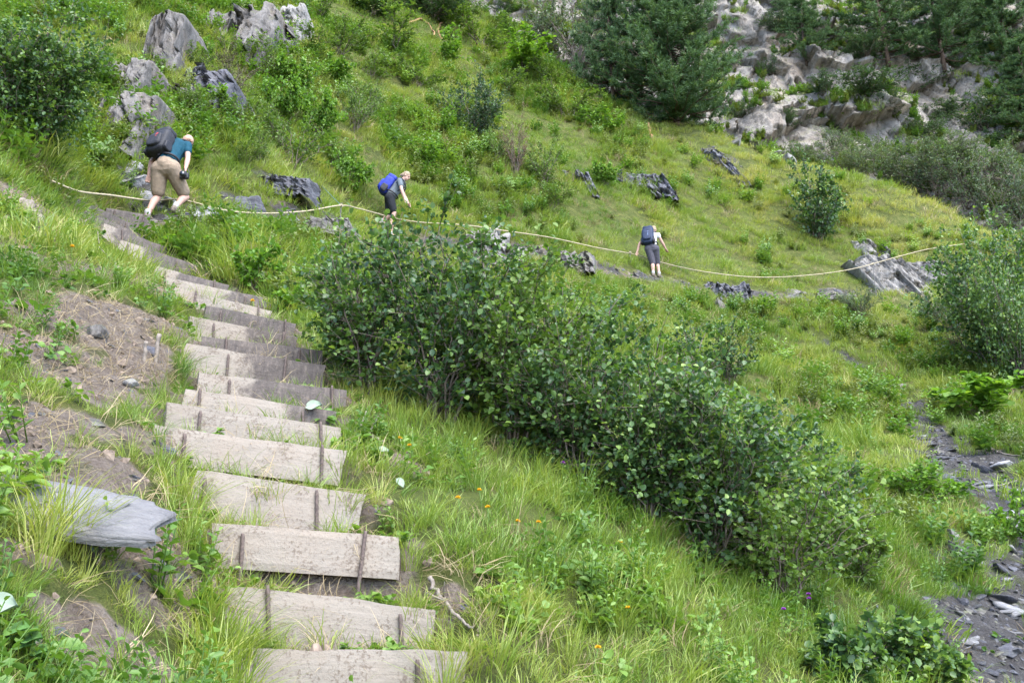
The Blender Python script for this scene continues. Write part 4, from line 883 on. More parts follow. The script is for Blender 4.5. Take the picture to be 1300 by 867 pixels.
stick([(0, 285), (25, 272), (45, 292)], .03, 'thin brown root under the curling one', 'bark', lift=0)
stick([(1245, 560), (1265, 575), (1295, 580)], .02, 'bleached twig lying across the upper gully')
stick([(1235, 610), (1262, 618), (1290, 612)], .016, 'second bleached twig lower in the gully')
stick([(520, 30), (535, 26), (548, 36), (552, 50)], .06, 'orange brown exposed root under the dark conifer', 'pineroot', 0, 'exposed_root')
stick([(560, 30), (556, 40), (562, 52)], .05, 'second orange brown exposed root under the dark conifer', 'pineroot', 0, 'exposed_root')
stick([(822, 158), (826, 170), (830, 184)], .07, 'tan exposed root under the large ridge pine', 'pineroot', 0, 'exposed_root')
stick([(752, 145), (762, 153), (772, 160)], .07, 'short grey dead log on the slope left of the pine')
for k, (x, y, h, tl) in enumerate([(184, 457, 24, -.03), (198, 459, 36, .03)]):
    p = hit(x, y); t = odepth(p); hh = fitpx(h, t); rg = np.random.default_rng(k + 40); z = np.linspace(-.08, hh, 12)
    V, Fs = tubes([(np.stack([tl * z + .003 * rg.normal(size=12), .003 * rg.normal(size=12) - .01, z], -1), .017 + .002 * rg.normal(size=12))], 5)
    tag(link('wooden_peg', mk_mesh('wooden_peg', V, Fs, M['deadwood'], False), None, p), ['short leaning wooden peg in the bank, farther from the steps', 'taller upright wooden peg in the bank, nearer the steps'][k], 'peg', 'wooden pegs in the bank')

# ---------------------------------------------------------------- single leaves and flowers
def bigleaf(px, py, size, d, n, label, mat='paleleaf'):
    d = nrmz(np.array(d, float)); n = np.array(n, float); s = nrmz(np.cross(d, n)); n = np.cross(s, d); m = 9; Vv = []
    u = np.linspace(0, 1, m)
    for a in u:
        w = .46 * math.sin(math.pi * min(1, a * .95 + .08)) ** .7 * (1.0 - .25 * a)
        for b in np.linspace(-1, 1, 7): Vv.append(size * (a * d + w * b * s + (.10 * b * b - .12 * a * a + .03 * math.sin(b * 7 + a * 9)) * n))
    i = np.arange(m - 1)[:, None] * 7 + np.arange(6)[None]; Q = np.stack([i, i + 1, i + 8, i + 7], -1).reshape(-1, 4)
    p = hit(px, py); o = link('leaf', mk_mesh('leaf', np.array(Vv), Q, M[mat], True), None, p + [0, -.05, .05])
    return tag(o, label, 'leaf') if label else o
bigleaf(390, 526, .13, (1, -.3, .1), (0, -.8, .6), 'whitish fallen leaf lying on the end of the seventh step')
bigleaf(480, 580, .09, (1, -.2, -.2), (0, -.6, .8), 'pale fallen leaf in the grass by the fifth step')
bigleaf(505, 618, .08, (.6, -.2, -.8), (.4, -.6, .6), 'pale curled fallen leaf in the grass right of the fourth step')
pl = empty('broad_leaved_plant', hit(15, 840), 'broad leaved plant in the bank below the slate slab', 'plant')
for k, (dx, dz, az, sz) in enumerate([(0, .07, 0, .085), (-.05, .05, 2.4, .08), (.05, .04, .4, .075), (.03, .02, -.6, .08), (-.05, .01, 3.4, .07), (.08, .0, -.2, .065), (0, -.02, -1.6, .075), (-.02, .03, 1.2, .06), (.06, .06, -1.1, .06)]):
    lf = bigleaf(15, 840, sz, (math.cos(az), -.4, .15), (0, -.6, .8), None, 'bigleaf'); lf.parent = pl; lf.location = (dx, -.04, dz + .03)
lf = bigleaf(15, 840, .12, (1, -.3, .1), (0, -.8, .6), None, 'paleleaf'); lf.parent = pl; lf.location = (-.08, -.06, .17); lf['label'] = 'pale upturned leaf'
def flower(px, py, col, r_, label, group, hgt=.16):
    p = hit(px, py + 6) ; t = odepth(p); f = empty('wildflower', p, label, 'flower', group); rg = np.random.default_rng(int(px * 7 + py))
    top = np.array([rg.normal(0, .02), -.03, hgt]); V, Fs = tubes([(np.array([[0, 0, -.02], top * .55 + [0, 0, .01], top]), .0022)], 5); link('stem', mk_mesh('stem', V, Fs, M['stem'], True), f)
    n = 26; a = np.arange(n) * 2.4; el = np.linspace(.1, 1.2, n); d = np.stack([np.cos(a) * np.cos(el), np.sin(a) * np.cos(el), np.sin(el)], -1)
    V, Q = leaf_geo(np.tile(top, (n, 1)), d, rdir(rg, n) + [0, 0, 1], np.full(n, r_), .22); link('flower_head', mk_mesh('flower_head', V, Q, M[col], False, {'rnd': rg.uniform(0, 1, 2 * n)}), f)
YL = 'yellow dandelion like flower in the grass right of the lower steps'
for x, y in [(613, 634), (586, 645), (621, 657), (658, 675), (677, 676), (788, 698), (751, 843), (790, 788), (512, 565), (515, 575)]: flower(x, y + 14, 'petal_y', .020, YL, 'yellow flowers by the steps')
for x, y in [(90, 315), (196, 238), (320, 382), (367, 382)]: flower(x, y + 8, 'petal_y', .030, 'orange yellow flower on the slope around the upper steps', 'flowers by the upper steps', .12)
PL = 'small purple flower at the lower edge of the alder thicket'
for x, y in [(718, 579), (713, 600), (617, 508), (534, 492), (1022, 768), (1024, 774), (998, 790), (503, 433)]: flower(x, y + 14, 'petal_p', .022, PL, 'purple flowers by the thicket', .2)
# ---------------------------------------------------------------- shrubs
def shrub_geo(seed, Hh, R, nst, ntw, nlf, ls, lw=.42, up=.5, flat=.75, hollow=.04, lean=(0, 0), twl=.22):
    rg = np.random.default_rng(seed)
    az = rg.uniform(0, 2 * np.pi, nst); rho = np.sqrt(rg.uniform(.02, 1, nst)); hs = rg.uniform(.58, 1.0, nst) * (1 - .38 * rho ** 2) * np.where(rg.uniform(0, 1, nst) < .14, 1.28, 1)
    end = np.stack([R * rho * np.cos(az) + lean[0] * hs, R * rho * np.sin(az) + lean[1] * hs, Hh * hs], -1); base = end * np.array([.12, .12, 0]) * rg.uniform(.3, 1.2, (nst, 1))
    t8 = np.linspace(0, 1, 9); paths = []; O, D, Ln = [], [], []
    for i in range(nst):
        P = np.stack([base[i, 0] + (end[i, 0] - base[i, 0]) * t8 ** 1.35, base[i, 1] + (end[i, 1] - base[i, 1]) * t8 ** 1.35, -.08 + (end[i, 2] + .08) * t8 ** .85], -1)
        P[1:] += rg.normal(0, .018 * Hh, (8, 3)); paths.append((P, np.linspace(.011, .0025, 9) * (Hh / 1.6) ** .7))
        t = hollow + (1 - hollow) * rg.uniform(0, 1, ntw) ** .8; k = t * 8; a = np.minimum(k.astype(int), 7); p = P[a] + (P[a + 1] - P[a]) * (k - a)[:, None]
        out = nrmz(p * [1, 1, 0] + rg.normal(0, .25 * R, (ntw, 3)) * [1, 1, 0]); d = nrmz(out * .7 + rdir(rg, ntw) * .75 + np.array([0, 0, up]))
        O.append(p); D.append(d); Ln.append(twl * Hh * rg.uniform(.5, 1.25, ntw) * (1.15 - .45 * t))
    O, D, Ln = np.concatenate(O), np.concatenate(D), np.concatenate(Ln)
    for j in rg.permutation(len(O))[:min(len(O), 220)]: paths.append((O[j] + D[j] * Ln[j] * np.linspace(0, 1, 3)[:, None], np.linspace(.004, .0015, 3)))
    n = len(O) * nlf; o = np.repeat(O, nlf, 0); d = np.repeat(D, nlf, 0); L = np.repeat(Ln, nlf); s = rg.uniform(.1, 1.08, n)
    pos = o + d * (L * s)[:, None] + rg.normal(0, .25 * ls, (n, 3)); pos[:, 2] = np.maximum(pos[:, 2], .02)
    out = nrmz(pos * [1, 1, .3])
    ld = nrmz(d * .45 + rdir(rg, n) * .85 + out * .35 + np.array([0, 0, -.05])); nn = np.array([0, 0, flat]) + out * .45 + rdir(rg, n) * .75
    V, Q = leaf_geo(pos, ld, nn, ls * rg.uniform(.6, 1.2, n), lw * rg.uniform(.85, 1.1, n))
    young = np.clip(rg.beta(2, 3, n) * .9 + .38 * (s > .86) * rg.uniform(.3, 1, n), 0, 1)
    return (V, Q, np.repeat(young, 2)), tubes(paths, 5)
def shrub_obj(name, geo, mat, label, cat, p, rotz=0, scale=(1, 1, 1), group=None, bark='bark'):
    (V, Q, r), (tv, tf) = geo
    e = empty(name, p, label, cat, group, rotz); e.scale = scale
    c = link('crown', mk_mesh('crown', V, Q, M[mat], False, {'rnd': r}), e); b = link('trunk' if 'tree' in name else 'stems', mk_mesh('stems', tv, tf, M[bark], True), e)
    return e
# the alder thicket right of the steps: (foot px, py, width px, height px, stems, twigs, leaves per twig, leaf size, label)
AL = [
 (470, 505, 160, 225, 13, 22, 10, .066, 'alder shrub at the upper end of the thicket, nearest the blue backpack hiker'),
 (560, 535, 200, 270, 17, 26, 11, .066, 'tall rounded alder shrub in the thicket in front of the whitish boulder'),
 (650, 565, 200, 255, 17, 26, 11, .066, 'dense dark alder shrub in the thicket with dry brown leaves at its foot'),
 (735, 610, 190, 215, 16, 26, 11, .062, 'alder shrub in the middle of the thicket above the purple flowers'),
 (820, 665, 200, 235, 17, 26, 11, .062, 'alder shrub with upright shoots in the lower half of the thicket'),
 (905, 715, 200, 245, 17, 26, 11, .062, 'broad dark alder shrub low in the thicket'),
 (1000, 760, 210, 220, 17, 26, 11, .062, 'lowest alder shrub of the thicket spreading towards the gully'),
 (1055, 735, 120, 150, 11, 22, 10, .060, 'small alder shrub at the gully side of the thicket')]
for k, (x, y, w, h, a, b, c, ls, lab) in enumerate(AL):
    p = hit(x, y); t = odepth(p)
    shrub_obj('alder_shrub', shrub_geo(500 + k, fitpx(h, t) * 1.08, fitpx(w, t) / 2 * 1.1, a, b + 2, c, ls * .86, .45, .6, twl=.30), 'alder' if k not in (2, 6) else 'midgreen', lab, 'shrub', p, group='alder thicket')
for k, (x, y, w, h, lab) in enumerate([(700, 470, 170, 130, 'paler alder shrub behind the thicket below the path'), (885, 510, 60, 130, 'thin alder sapling with a bare dark leader behind the thicket'),
                                       (925, 490, 110, 100, 'grey green alder shrub alone on the slope under the path'), (980, 610, 120, 110, 'loose grey green alder shrub behind the lowest thicket'), (1040, 640, 110, 90, 'sparse alder shrub between thicket and gully'),
                                       (1130, 867, 130, 110, 'young alder shrub at the bottom beside the gully'), (1075, 880, 90, 90, 'smaller young alder shrub beside the one at the gully'), (1195, 880, 80, 60, 'knee high alder sprout on the gully rim')]):
    p = hit(x, y); t = odepth(p)
    shrub_obj('alder_shrub', shrub_geo(540 + k, fitpx(h, t), fitpx(w, t) / 2, 11 if w > 70 else 5, 16, 9, .060, .46), 'alder', lab, 'shrub', p, group='alder shrubs on the slope')
# leafy tree on the left edge
p = hit(45, 185); t = odepth(p); shrub_obj('leafy_tree', shrub_geo(600, fitpx(215, t), fitpx(165, t) / 2, 22, 32, 10, .062, .42, .4), 'alder', 'dark leafy broadleaf tree rooted on the left bank above the rope', 'tree', p)
p = hit(6, 165); t = odepth(p); shrub_obj('leafy_tree', shrub_geo(601, fitpx(190, t), fitpx(130, t) / 2, 16, 26, 10, .062, .42, .4), 'alder', 'second dark broadleaf tree farther left on the bank', 'tree', p)
# a lighter sapling mixed into the thicket here and there
for k, (x, y, w, h, lab) in enumerate([(600, 520, 90, 240, 'pale green sallow sprouting out of the upper thicket'), (700, 570, 90, 240, 'pale green sallow sprouting out of the middle thicket'), (845, 640, 90, 270, 'pale green sallow with tall shoots in the lower thicket'), (1085, 745, 110, 110, 'pale green sallow at the gully side of the thicket'), (440, 470, 70, 120, 'pale green sallow at the step side of the thicket')]):
    p = hit(x, y); t = odepth(p); shrub_obj('sallow_shrub', shrub_geo(570 + k, fitpx(h, t), fitpx(w, t) / 2, 9, 18, 9, .055, .34, .8), 'midgreen', lab, 'shrub', p)
# shared shapes for the shrubs farther off
PR = {}
def protoshrub(kind, v):
    if (kind, v) not in PR:
        sp = {'willow': (1.6, .8, 16, 20, 9, .060, .22, .7, .6, .15), 'blue': (1.6, .85, 18, 22, 10, .058, .36, .5, .7, .05), 'alderfar': (1.6, .8, 16, 22, 10, .072, .45, .5, .75, .1), 'alderbig': (2.9, 1.4, 26, 30, 11, .075, .45, .5, .75, .05), 'bright': (1.0, .9, 18, 14, 9, .085, .45, .4, 1.0, .2),
              'loose': (1.6, .8, 13, 18, 8, .062, .40, .6, .7, .2), 'dry': (1.6, .45, 16, 16, 6, .042, .22, .9, .4, .1), 'red': (1.6, .8, 18, 18, 7, .050, .32, .6, .6, .1), 'leafy': (1.0, .75, 12, 12, 6, .13, .48, .4, 1.1, .25)}[kind]
        g = shrub_geo(700 + v * 13 + sum(map(ord, kind)), sp[0], sp[1], sp[2], sp[3], sp[4], sp[5], sp[6], sp[7], sp[8], sp[9])
        mt = {'willow': 'willow', 'blue': 'bluebush', 'alderfar': 'alder', 'alderbig': 'alder', 'bright': 'bright', 'loose': 'midgreen', 'dry': 'dry', 'red': 'reddish', 'leafy': 'bright'}[kind]
        PR[(kind, v)] = (mk_mesh('crown', g[0][0], g[0][1], M[mt], False, {'rnd': g[0][2]}), mk_mesh('stems', g[1][0], g[1][1], M['bark'], True), sp[0], sp[1])
    return PR[(kind, v)]
def bush(kind, v, px, py, wpx, hpx, label, src=None, group=None, name=None, cat='bush', rz=None):
    cm, sm, h0, r0 = protoshrub(kind, v); p = (src or hit)(px, py)
    if p is None: return
    t = odepth(p); sx = fitpx(wpx, t) / (2 * r0 * .95); sz = fitpx(hpx, t) / (h0 * .92)
    e = empty(name or 'leafy_bush', p, label, cat, group, rz if rz is not None else (px * .37) % 6.28); e.scale = (sx, sx, sz)
    link('crown', cm, e); link('trunk' if cat == 'tree' else 'stems', sm, e); return e
bush('loose', 0, 372, 215, 100, 90, 'light green leafy shrub above the dark rock ledge')
bush('loose', 1, 330, 205, 50, 45, 'small green shrub at the foot of the light green shrub')
bush('red', 0, 290, 130, 70, 80, 'brownish bare twigged shrub beside the tall rock pillar')
bush('loose', 1, 345, 110, 70, 66, 'green shrub right of the brownish shrub')
bush('loose', 0, 450, 168, 66, 80, 'brown tinged green shrub on the middle of the slope')
bush('blue', 0, 600, 178, 96, 92, 'compact blue green shrub alone on the grassy slope')
bush('dry', 0, 655, 222, 34, 80, 'dry reddish brown bush beside the compact blue green shrub')
bush('loose', 1, 690, 238, 60, 66, 'loose green shrub right of the dry reddish bush')
bush('loose', 2, 630, 205, 40, 50, 'small green sapling between the blue green shrub and the dry bush')
bush('bright', 0, 440, 248, 70, 54, 'bright green leafy mound left of the hiker with the blue backpack')
bush('bright', 1, 665, 92, 110, 36, 'bright yellow green bramble patch high on the slope')
bush('loose', 2, 720, 150, 90, 44, 'mid green bramble patch below the bright one')
bush('bright', 1, 545, 215, 70, 30, 'low bright green patch in the grass above the blue backpack hiker')
bush('loose', 0, 610, 60, 110, 40, 'dull green low scrub on the upper slope')
bush('loose', 1, 500, 70, 120, 50, 'soft green scrub on the upper slope under the dark conifer')
bush('loose', 2, 395, 75, 90, 40, 'soft green scrub beside the upright grey boulder')
bush('bright', 0, 420, 110, 60, 34, 'light green weed clump below the soft scrub')
bush('leafy', 0, 325, 372, 66, 56, 'bright broad leaved weed clump right of the upper plank steps', cat='plant', name='leafy_weed')
bush('leafy', 1, 226, 322, 66, 16, 'pale broad leaved weeds at the boots of the hiker in khaki', cat='plant', name='leafy_weed')
bush('leafy', 0, 285, 340, 60, 34, 'low yellow green weeds between the upper steps and the weed clump', cat='plant', name='leafy_weed')
bush('leafy', 1, 370, 395, 50, 30, 'low weeds with orange flowers beside the eleventh step', cat='plant', name='leafy_weed')
bush('loose', 2, 410, 400, 34, 70, 'slender dark stemmed weed between steps and thicket', cat='plant', name='leafy_weed')
bush('leafy', 0, 1245, 530, 120, 50, 'broad leaved green weed patch under the big dark shrub', cat='plant', name='leafy_weed')
bush('leafy', 1, 1285, 690, 60, 50, 'broad leaved weeds hanging over the gully', cat='plant', name='leafy_weed')
bush('bright', 1, 1170, 640, 120, 50, 'yellowish low growth on the gully rim')
bush('alderfar', 0, 1040, 308, 78, 98, 'round dark alder bush alone on the ridge')
bush('alderbig', 1, 1265, 470, 165, 190, 'big dark alder bush at the right beyond the weed patch')
bush('alderbig', 0, 1305, 500, 120, 200, 'second big dark alder bush against the first')
bush('willow', 1, 1215, 420, 90, 70, 'grey green willow bush beneath the leaning outcrop')
bush('willow', 0, 1092, 402, 54, 40, 'small grey willow bush alone on the slope below the leaning outcrop')
bush('dry', 0, 1218, 455, 24, 50, 'rusty dry weed in front of the big dark alder bush')
bush('willow', 0, 1180, 410, 60, 36, 'low grey willow beside the small willow bush')
UB = [(205, 100, 40, 26), (180, 95, 34, 24), (265, 140, 60, 30), (225, 140, 40, 24), (300, 80, 60, 30), (255, 76, 50, 26), (340, 80, 50, 26), (110, 180, 60, 40), (150, 185, 40, 26), (255, 160, 60, 50), (300, 165, 70, 50), (400, 170, 70, 60), (420, 215, 50, 40), (480, 150, 60, 44), (380, 120, 70, 50), (430, 70, 80, 44), (530, 110, 80, 40), (560, 80, 80, 40), (640, 120, 70, 34), (700, 110, 70, 34), (760, 165, 60, 30), (170, 150, 50, 40), (250, 95, 50, 40), (340, 75, 50, 40), (310, 210, 50, 30), (600, 235, 60, 30), (560, 170, 60, 30), (470, 100, 70, 40), (650, 30, 60, 30), (770, 235, 50, 30), (700, 265, 60, 30), (400, 30, 80, 40), (350, 150, 70, 60)]
for k, (x, y, w, h) in enumerate(UB): bush(('loose', 'loose', 'bright')[k % 3], k % 3, x, y, w, h, *((('bright yellow green low scrub bush on the upper slope between outcrops and ridge', None, 'bright scrub on the upper slope') if k % 3 == 2 else ('soft mid green scrub bush on the upper slope between outcrops and ridge', None, 'soft scrub on the upper slope'))), 'scrub_bush')
# willow scrub behind the ridge, at the foot of the crag
WB = [(1010, 215, 60, 34), (1075, 225, 80, 50), (1110, 238, 90, 56), (1150, 245, 90, 60), (1190, 250, 100, 70), (1230, 262, 100, 80), (1270, 282, 90, 90), (1300, 292, 90, 100), (1120, 215, 80, 40), (1180, 222, 90, 50), (1240, 232, 90, 50), (1290, 240, 80, 60), (1060, 200, 50, 40), (1210, 205, 70, 36), (1205, 300, 90, 46), (1250, 320, 90, 50)]
for k, (x, y, w, h) in enumerate(WB): bush('willow', k % 2, x, y, w, h, 'grey green willow bush in the scrub behind the grassy ridge', chit, 'willow scrub behind the ridge', 'willow_bush')
CB = [(1105, 120, 90, 34), (1160, 118, 80, 30), (1060, 165, 40, 40), (1200, 150, 60, 24), (985, 40, 40, 30), (1045, 120, 50, 30), (1250, 165, 90, 44), (1000, 160, 46, 20), (940, 150, 40, 20), (1175, 175, 60, 24), (1130, 140, 60, 24), (1230, 60, 80, 34), (1100, 70, 70, 30), (640, 20, 40, 20), (980, 95, 40, 22)]
for k, (x, y, w, h) in enumerate(CB): bush('blue', k % 2, x, y, w, h, 'dark low heath bush on a ledge of the rock face', chit, 'heath bushes on the rock face', 'heath_bush')
# ---------------------------------------------------------------- pines
def pine_geo(seed, Hh, R, z0=.08, nwh=20, nb=6, nsh=24, nn=22, nl=.19, nw=.034, lop=0.0):
    rg = np.random.default_rng(seed); tr = []; O, D, Ls = [], [], []
    zt = np.linspace(0, 1, 12); trunk = np.stack([.02 * Hh * np.sin(zt * 3 + seed), .02 * Hh * np.cos(zt * 2.3 + seed), -.3 + (Hh + .3) * zt], -1); tr.append((trunk, np.linspace(.016 * Hh, .003 * Hh, 12)))
    for z in np.linspace(z0, .97, nwh):
        c = np.array([np.interp(z, zt, trunk[:, k]) for k in range(3)]); c[2] = z * Hh
        for b in range(nb):
            a = rg.uniform(0, 2 * np.pi); prof = (1 - z) ** .75 * min(1, .55 + z * 2.2); L = R * prof * rg.uniform(.6, 1.15) + .25
            hd = np.array([math.cos(a), math.sin(a), 0]); s = np.linspace(0, 1, 8); rise = rg.uniform(.0, .35)
            P = c + hd * (L * s)[:, None] + np.array([0, 0, 1]) * (L * (-.12 * np.sin(s * 2.6) + rise * s ** 2.2))[:, None] + rg.normal(0, .03 * L, (8, 3)) * s[:, None]
            tr.append((P, np.linspace(.0045 * Hh * (1 - .7 * z), .005, 8)))
            ns = max(5, int(nsh * (.5 + L / R))); u = rg.uniform(.10, 1.02, ns); k = np.minimum(u, .999) * 7; i = k.astype(int); p = P[i] + (P[np.minimum(i + 1, 7)] - P[i]) * (k - i)[:, None]
            sd_ = np.array([-hd[1], hd[0], 0]); d = nrmz(hd * rg.uniform(.3, 1, (ns, 1)) + sd_ * rg.normal(0, .75, (ns, 1)) + np.array([0, 0, 1]) * rg.uniform(.15, .95, (ns, 1)))
            O.append(p); D.append(d); Ls.append(rg.uniform(.22, .5, ns) * (Hh / 9) ** .5)
    O, D, Ls = np.concatenate(O), np.concatenate(D), np.concatenate(Ls); n = len(O) * nn
    o, d, L = np.repeat(O, nn, 0), np.repeat(D, nn, 0), np.repeat(Ls, nn); s = rg.uniform(.05, 1, n); pos = o + d * (L * s)[:, None]
    q = rdir(rg, n); q = nrmz(q - (q * d).sum(-1, keepdims=True) * d); nd_ = nrmz(d * rg.uniform(.5, 1.1, (n, 1)) + q * .85); tip = pos + nd_ * (nl * rg.uniform(.7, 1.2, n))[:, None]
    sdv = nrmz(np.cross(nd_, rdir(rg, n))) * nw
    V = np.stack([pos - sdv / 2, pos + sdv / 2, tip], 1).reshape(-1, 3); T = np.arange(3 * n).reshape(-1, 3)
    rnd = np.clip(np.repeat(np.clip(rg.normal(.4, .16, len(O)), 0, 1), nn) + .35 * (s - .5) + rg.normal(0, .08, n), 0, 1)
    return V, T, rnd, tubes(tr, 6)
PG = {}
def pine(v, px, py, wpx, hpx, label, src=None, group=None, geo=None, rz=0.0):
    if v not in PG:
        V, T, r_, (tv, tf) = pine_geo(*(geo or (800 + v, 9.0, 3.2, .03 + .03 * (v % 2)))); PG[v] = (mk_mesh('crown', V, T, M['pine'], False, {'rnd': r_}), mk_mesh('trunk', tv, tf, M['pinebark'], True))
    cm, tm = PG[v]; p = (src or hit)(px, py); t = odepth(p); e = empty('pine_tree', p - np.array([0, 0, .1]), label, 'tree', group, rz); e.scale = (fitpx(wpx, t) / 6.6,) * 2 + (fitpx(hpx, t) / 9.2,)
    link('trunk', tm, e); link('crown', cm, e); return e
pine(0, 854, 152, 196, 265, 'large dense dark green pine rooted on the crest of the grassy ridge', geo=(800, 9.0, 3.3, .02, 28, 9, 24, 22))
pine(1, 775, 120, 120, 250, 'second pine half hidden behind the large ridge pine', rz=1.0)
pine(2, 1025, 80, 90, 110, 'spreading small pine on a ledge in front of the bare rock', chit, 'pines on the rock face')
pine(1, 1000, 45, 60, 100, 'slim pine just above the spreading small pine', chit, 'pines on the rock face', rz=2)
pine(2, 1125, 80, 150, 180, 'broad dark pine on the rock face above the pale scree', chit, 'pines on the rock face', rz=1.2)
pine(1, 1195, 85, 140, 190, 'dark pine touching the broad pine on the rock face', chit, 'pines on the rock face', rz=.6)
pine(2, 1285, 120, 150, 190, 'dark pine overhanging the grey slab at the right of the rock face', chit, 'pines on the rock face', rz=2.4)
pine(1, 1310, 180, 130, 150, 'lower dark pine right of the grey slab', chit, 'pines on the rock face', rz=3.0)
pine(2, 1245, 40, 110, 150, 'high dark pine behind the overhanging one', chit, 'pines on the rock face', rz=4)
pine(2, 545, 22, 120, 160, 'dark conifer with exposed orange roots on the upper slope', rz=1.7)
bush('willow', 1, 735, 75, 130, 110, 'tall grey green willow tree behind the ridge crest', (lambda x, y: unp(735, 78, 45)), None, 'willow_tree', 'tree')
bush('willow', 0, 690, 50, 70, 70, 'smaller willow tree behind the ridge crest left of the tall one', (lambda x, y: unp(690, 55, 46)), None, 'willow_tree', 'tree')
bush('blue', 1, 548, 26, 100, 36, 'added dark bush filling the overhang shade at the foot of the conifer')  # dark foliage put in for the overhang shadow around the conifer roots
bush('alderfar', 1, 470, 20, 80, 40, 'dark green bush left of the conifer on the upper slope')
bush('loose', 0, 590, 30, 50, 40, 'green bush right of the conifer on the upper slope')
# ---------------------------------------------------------------- people
def _sphere(c, r, n=12, m=8, Rm=None):
    th = np.linspace(0, np.pi, m + 1)[1:-1]; ph = np.arange(n) / n * 2 * np.pi
    P = np.stack([np.sin(th)[:, None] * np.cos(ph), np.sin(th)[:, None] * np.sin(ph), np.repeat(np.cos(th)[:, None], n, 1)], -1).reshape(-1, 3)
    P = np.concatenate([P, [[0, 0, 1], [0, 0, -1]]]) * np.asarray(r)
    if Rm is not None: P = P @ np.asarray(Rm).T
    k = len(th); i = np.arange(k - 1)[:, None] * n + np.arange(n); j = np.arange(k - 1)[:, None] * n + (np.arange(n) + 1) % n
    Q = np.stack([i, i + n, j + n, j], -1).reshape(-1, 4); e = np.arange(n); e2 = (e + 1) % n
    T = np.concatenate([np.stack([e, e2, np.full(n, k * n)], -1), np.stack([(k - 1) * n + e2, (k - 1) * n + e, np.full(n, k * n + 1)], -1)])
    return P + np.asarray(c), [Q, T]
def flesh(name, prims, mat, parent, vox=.009, sm=5, mode=True):
    """one continuous skin over a list of tapered limbs ('c', p0, r0, p1, r1) and ellipsoids ('e', centre, radii, rotation)"""
    Vs, Qs, Ts, k = [], [], [], 0
    def add(V, Fs):
        nonlocal k
        Vs.append(V)
        for f in Fs: (Qs if f.shape[1] == 4 else Ts).append(f + k)
        k += len(V)
    for p in prims:
        if p[0] == 'e': add(*_sphere(p[1], p[2], 20, 14, p[3] if len(p) > 3 else None))
        else:
            a, b = np.asarray(p[1], float), np.asarray(p[3], float); add(*_sphere(a, p[2])); add(*_sphere(b, p[4])); add(*tubes([(a + (b - a) * np.linspace(0, 1, 5)[:, None], np.linspace(p[2], p[4], 5))], 12))
    me = mk_mesh('tmp', np.concatenate(Vs), [np.concatenate(Qs), np.concatenate(Ts)]); o = bpy.data.objects.new('tmp', me); COL.objects.link(o)
    md = o.modifiers.new('r', 'REMESH'); md.mode = 'VOXEL'; md.voxel_size = vox; md.use_smooth_shade = True
    ms = o.modifiers.new('s', 'SMOOTH'); ms.iterations = sm; ms.factor = .5
    bpy.context.view_layer.update(); dg = bpy.context.evaluated_depsgraph_get(); nm = bpy.data.meshes.new_from_object(o.evaluated_get(dg)); bpy.data.objects.remove(o); bpy.data.meshes.remove(me)
    nm.name = name; nm.materials.clear(); nm.materials.append(mat)
    for pl_ in nm.polygons: pl_.use_smooth = True
    return link(name, nm, parent)
def hand(wr, d, side, curl=.5, s=1.0):
    """palm, four unequal bent fingers, a thumb from the side of the palm"""
    d = nrmz(np.array(d, float)); side = np.array(side, float); side = nrmz(side - (side @ d) * d); n = np.cross(d, side); pr = []
    wr = np.array(wr, float)
    for k in (-1, 0, 1): pr.append(('c', wr + side * k * .012 * s, .020 * s, wr + d * .085 * s + side * k * .028 * s, .014 * s))
    for k, (off, L) in enumerate([(.034, .062), (.012, .074), (-.011, .070), (-.033, .054)]):
        a = wr + (d * .088 + side * off) * s; b = a + (d * math.cos(curl * .6) + n * math.sin(curl * .6)) * L * .5 * s; c = b + (d * math.cos(curl * 1.6) + n * math.sin(curl * 1.6)) * L * .55 * s
        pr += [('c', a, .0095 * s, b, .009 * s), ('c', b, .009 * s, c, .0075 * s)]
    a = wr + (d * .025 + side * .030) * s; b = a + (d * .6 + side * .75 + n * .25) * .042 * s; c = b + (d * .95 + n * .35) * .034 * s
    pr += [('c', a, .013 * s, b, .011 * s), ('c', b, .0105 * s, c, .0085 * s)]
    return pr
def face(hc, f, up, s=1.0):
    f = nrmz(np.array(f, float)); up = np.array(up, float); up = nrmz(up - (up @ f) * f); sd_ = np.cross(f, up); Rm = np.stack([sd_, f, up], 1); hc = np.array(hc, float)
    at = lambda x, y, z: hc + (sd_ * x + f * y + up * z) * s
    return [('e', at(0, -.008, .025), np.array([.074, .093, .092]) * s, Rm), ('e', at(0, .028, -.045), np.array([.055, .062, .068]) * s, Rm), ('c', at(0, .082, .012), .010 * s, at(0, .108, -.022), .014 * s), ('c', at(-.03, .078, .03), .012 * s, at(.03, .078, .03), .012 * s),
            ('c', at(-.020, .083, -.062), .009 * s, at(.020, .083, -.062), .009 * s), ('c', at(0, .065, -.098), .016 * s, at(0, .072, -.092), .016 * s), ('e', at(.078, -.012, -.008), np.array([.010, .020, .032]) * s, Rm), ('e', at(-.078, -.012, -.008), np.array([.010, .020, .032]) * s, Rm)], at, Rm
def superbox(c, dims, Rm, e=.42, n=28, m=18):
    th = np.linspace(-np.pi / 2, np.pi / 2, m + 1); ph = np.arange(n) / n * 2 * np.pi
    pw = lambda v: np.sign(v) * np.abs(v) ** e
    P = np.stack([pw(np.cos(th))[:, None] * pw(np.cos(ph))[None], pw(np.cos(th))[:, None] * pw(np.sin(ph))[None], np.repeat(pw(np.sin(th))[:, None], n, 1)], -1).reshape(-1, 3) * np.asarray(dims) / 2
    i = np.arange(m)[:, None] * n + np.arange(n); j = np.arange(m)[:, None] * n + (np.arange(n) + 1) % n
    return P @ np.asarray(Rm).T + np.asarray(c), np.stack([i, j, j + n, i + n], -1).reshape(-1, 4)
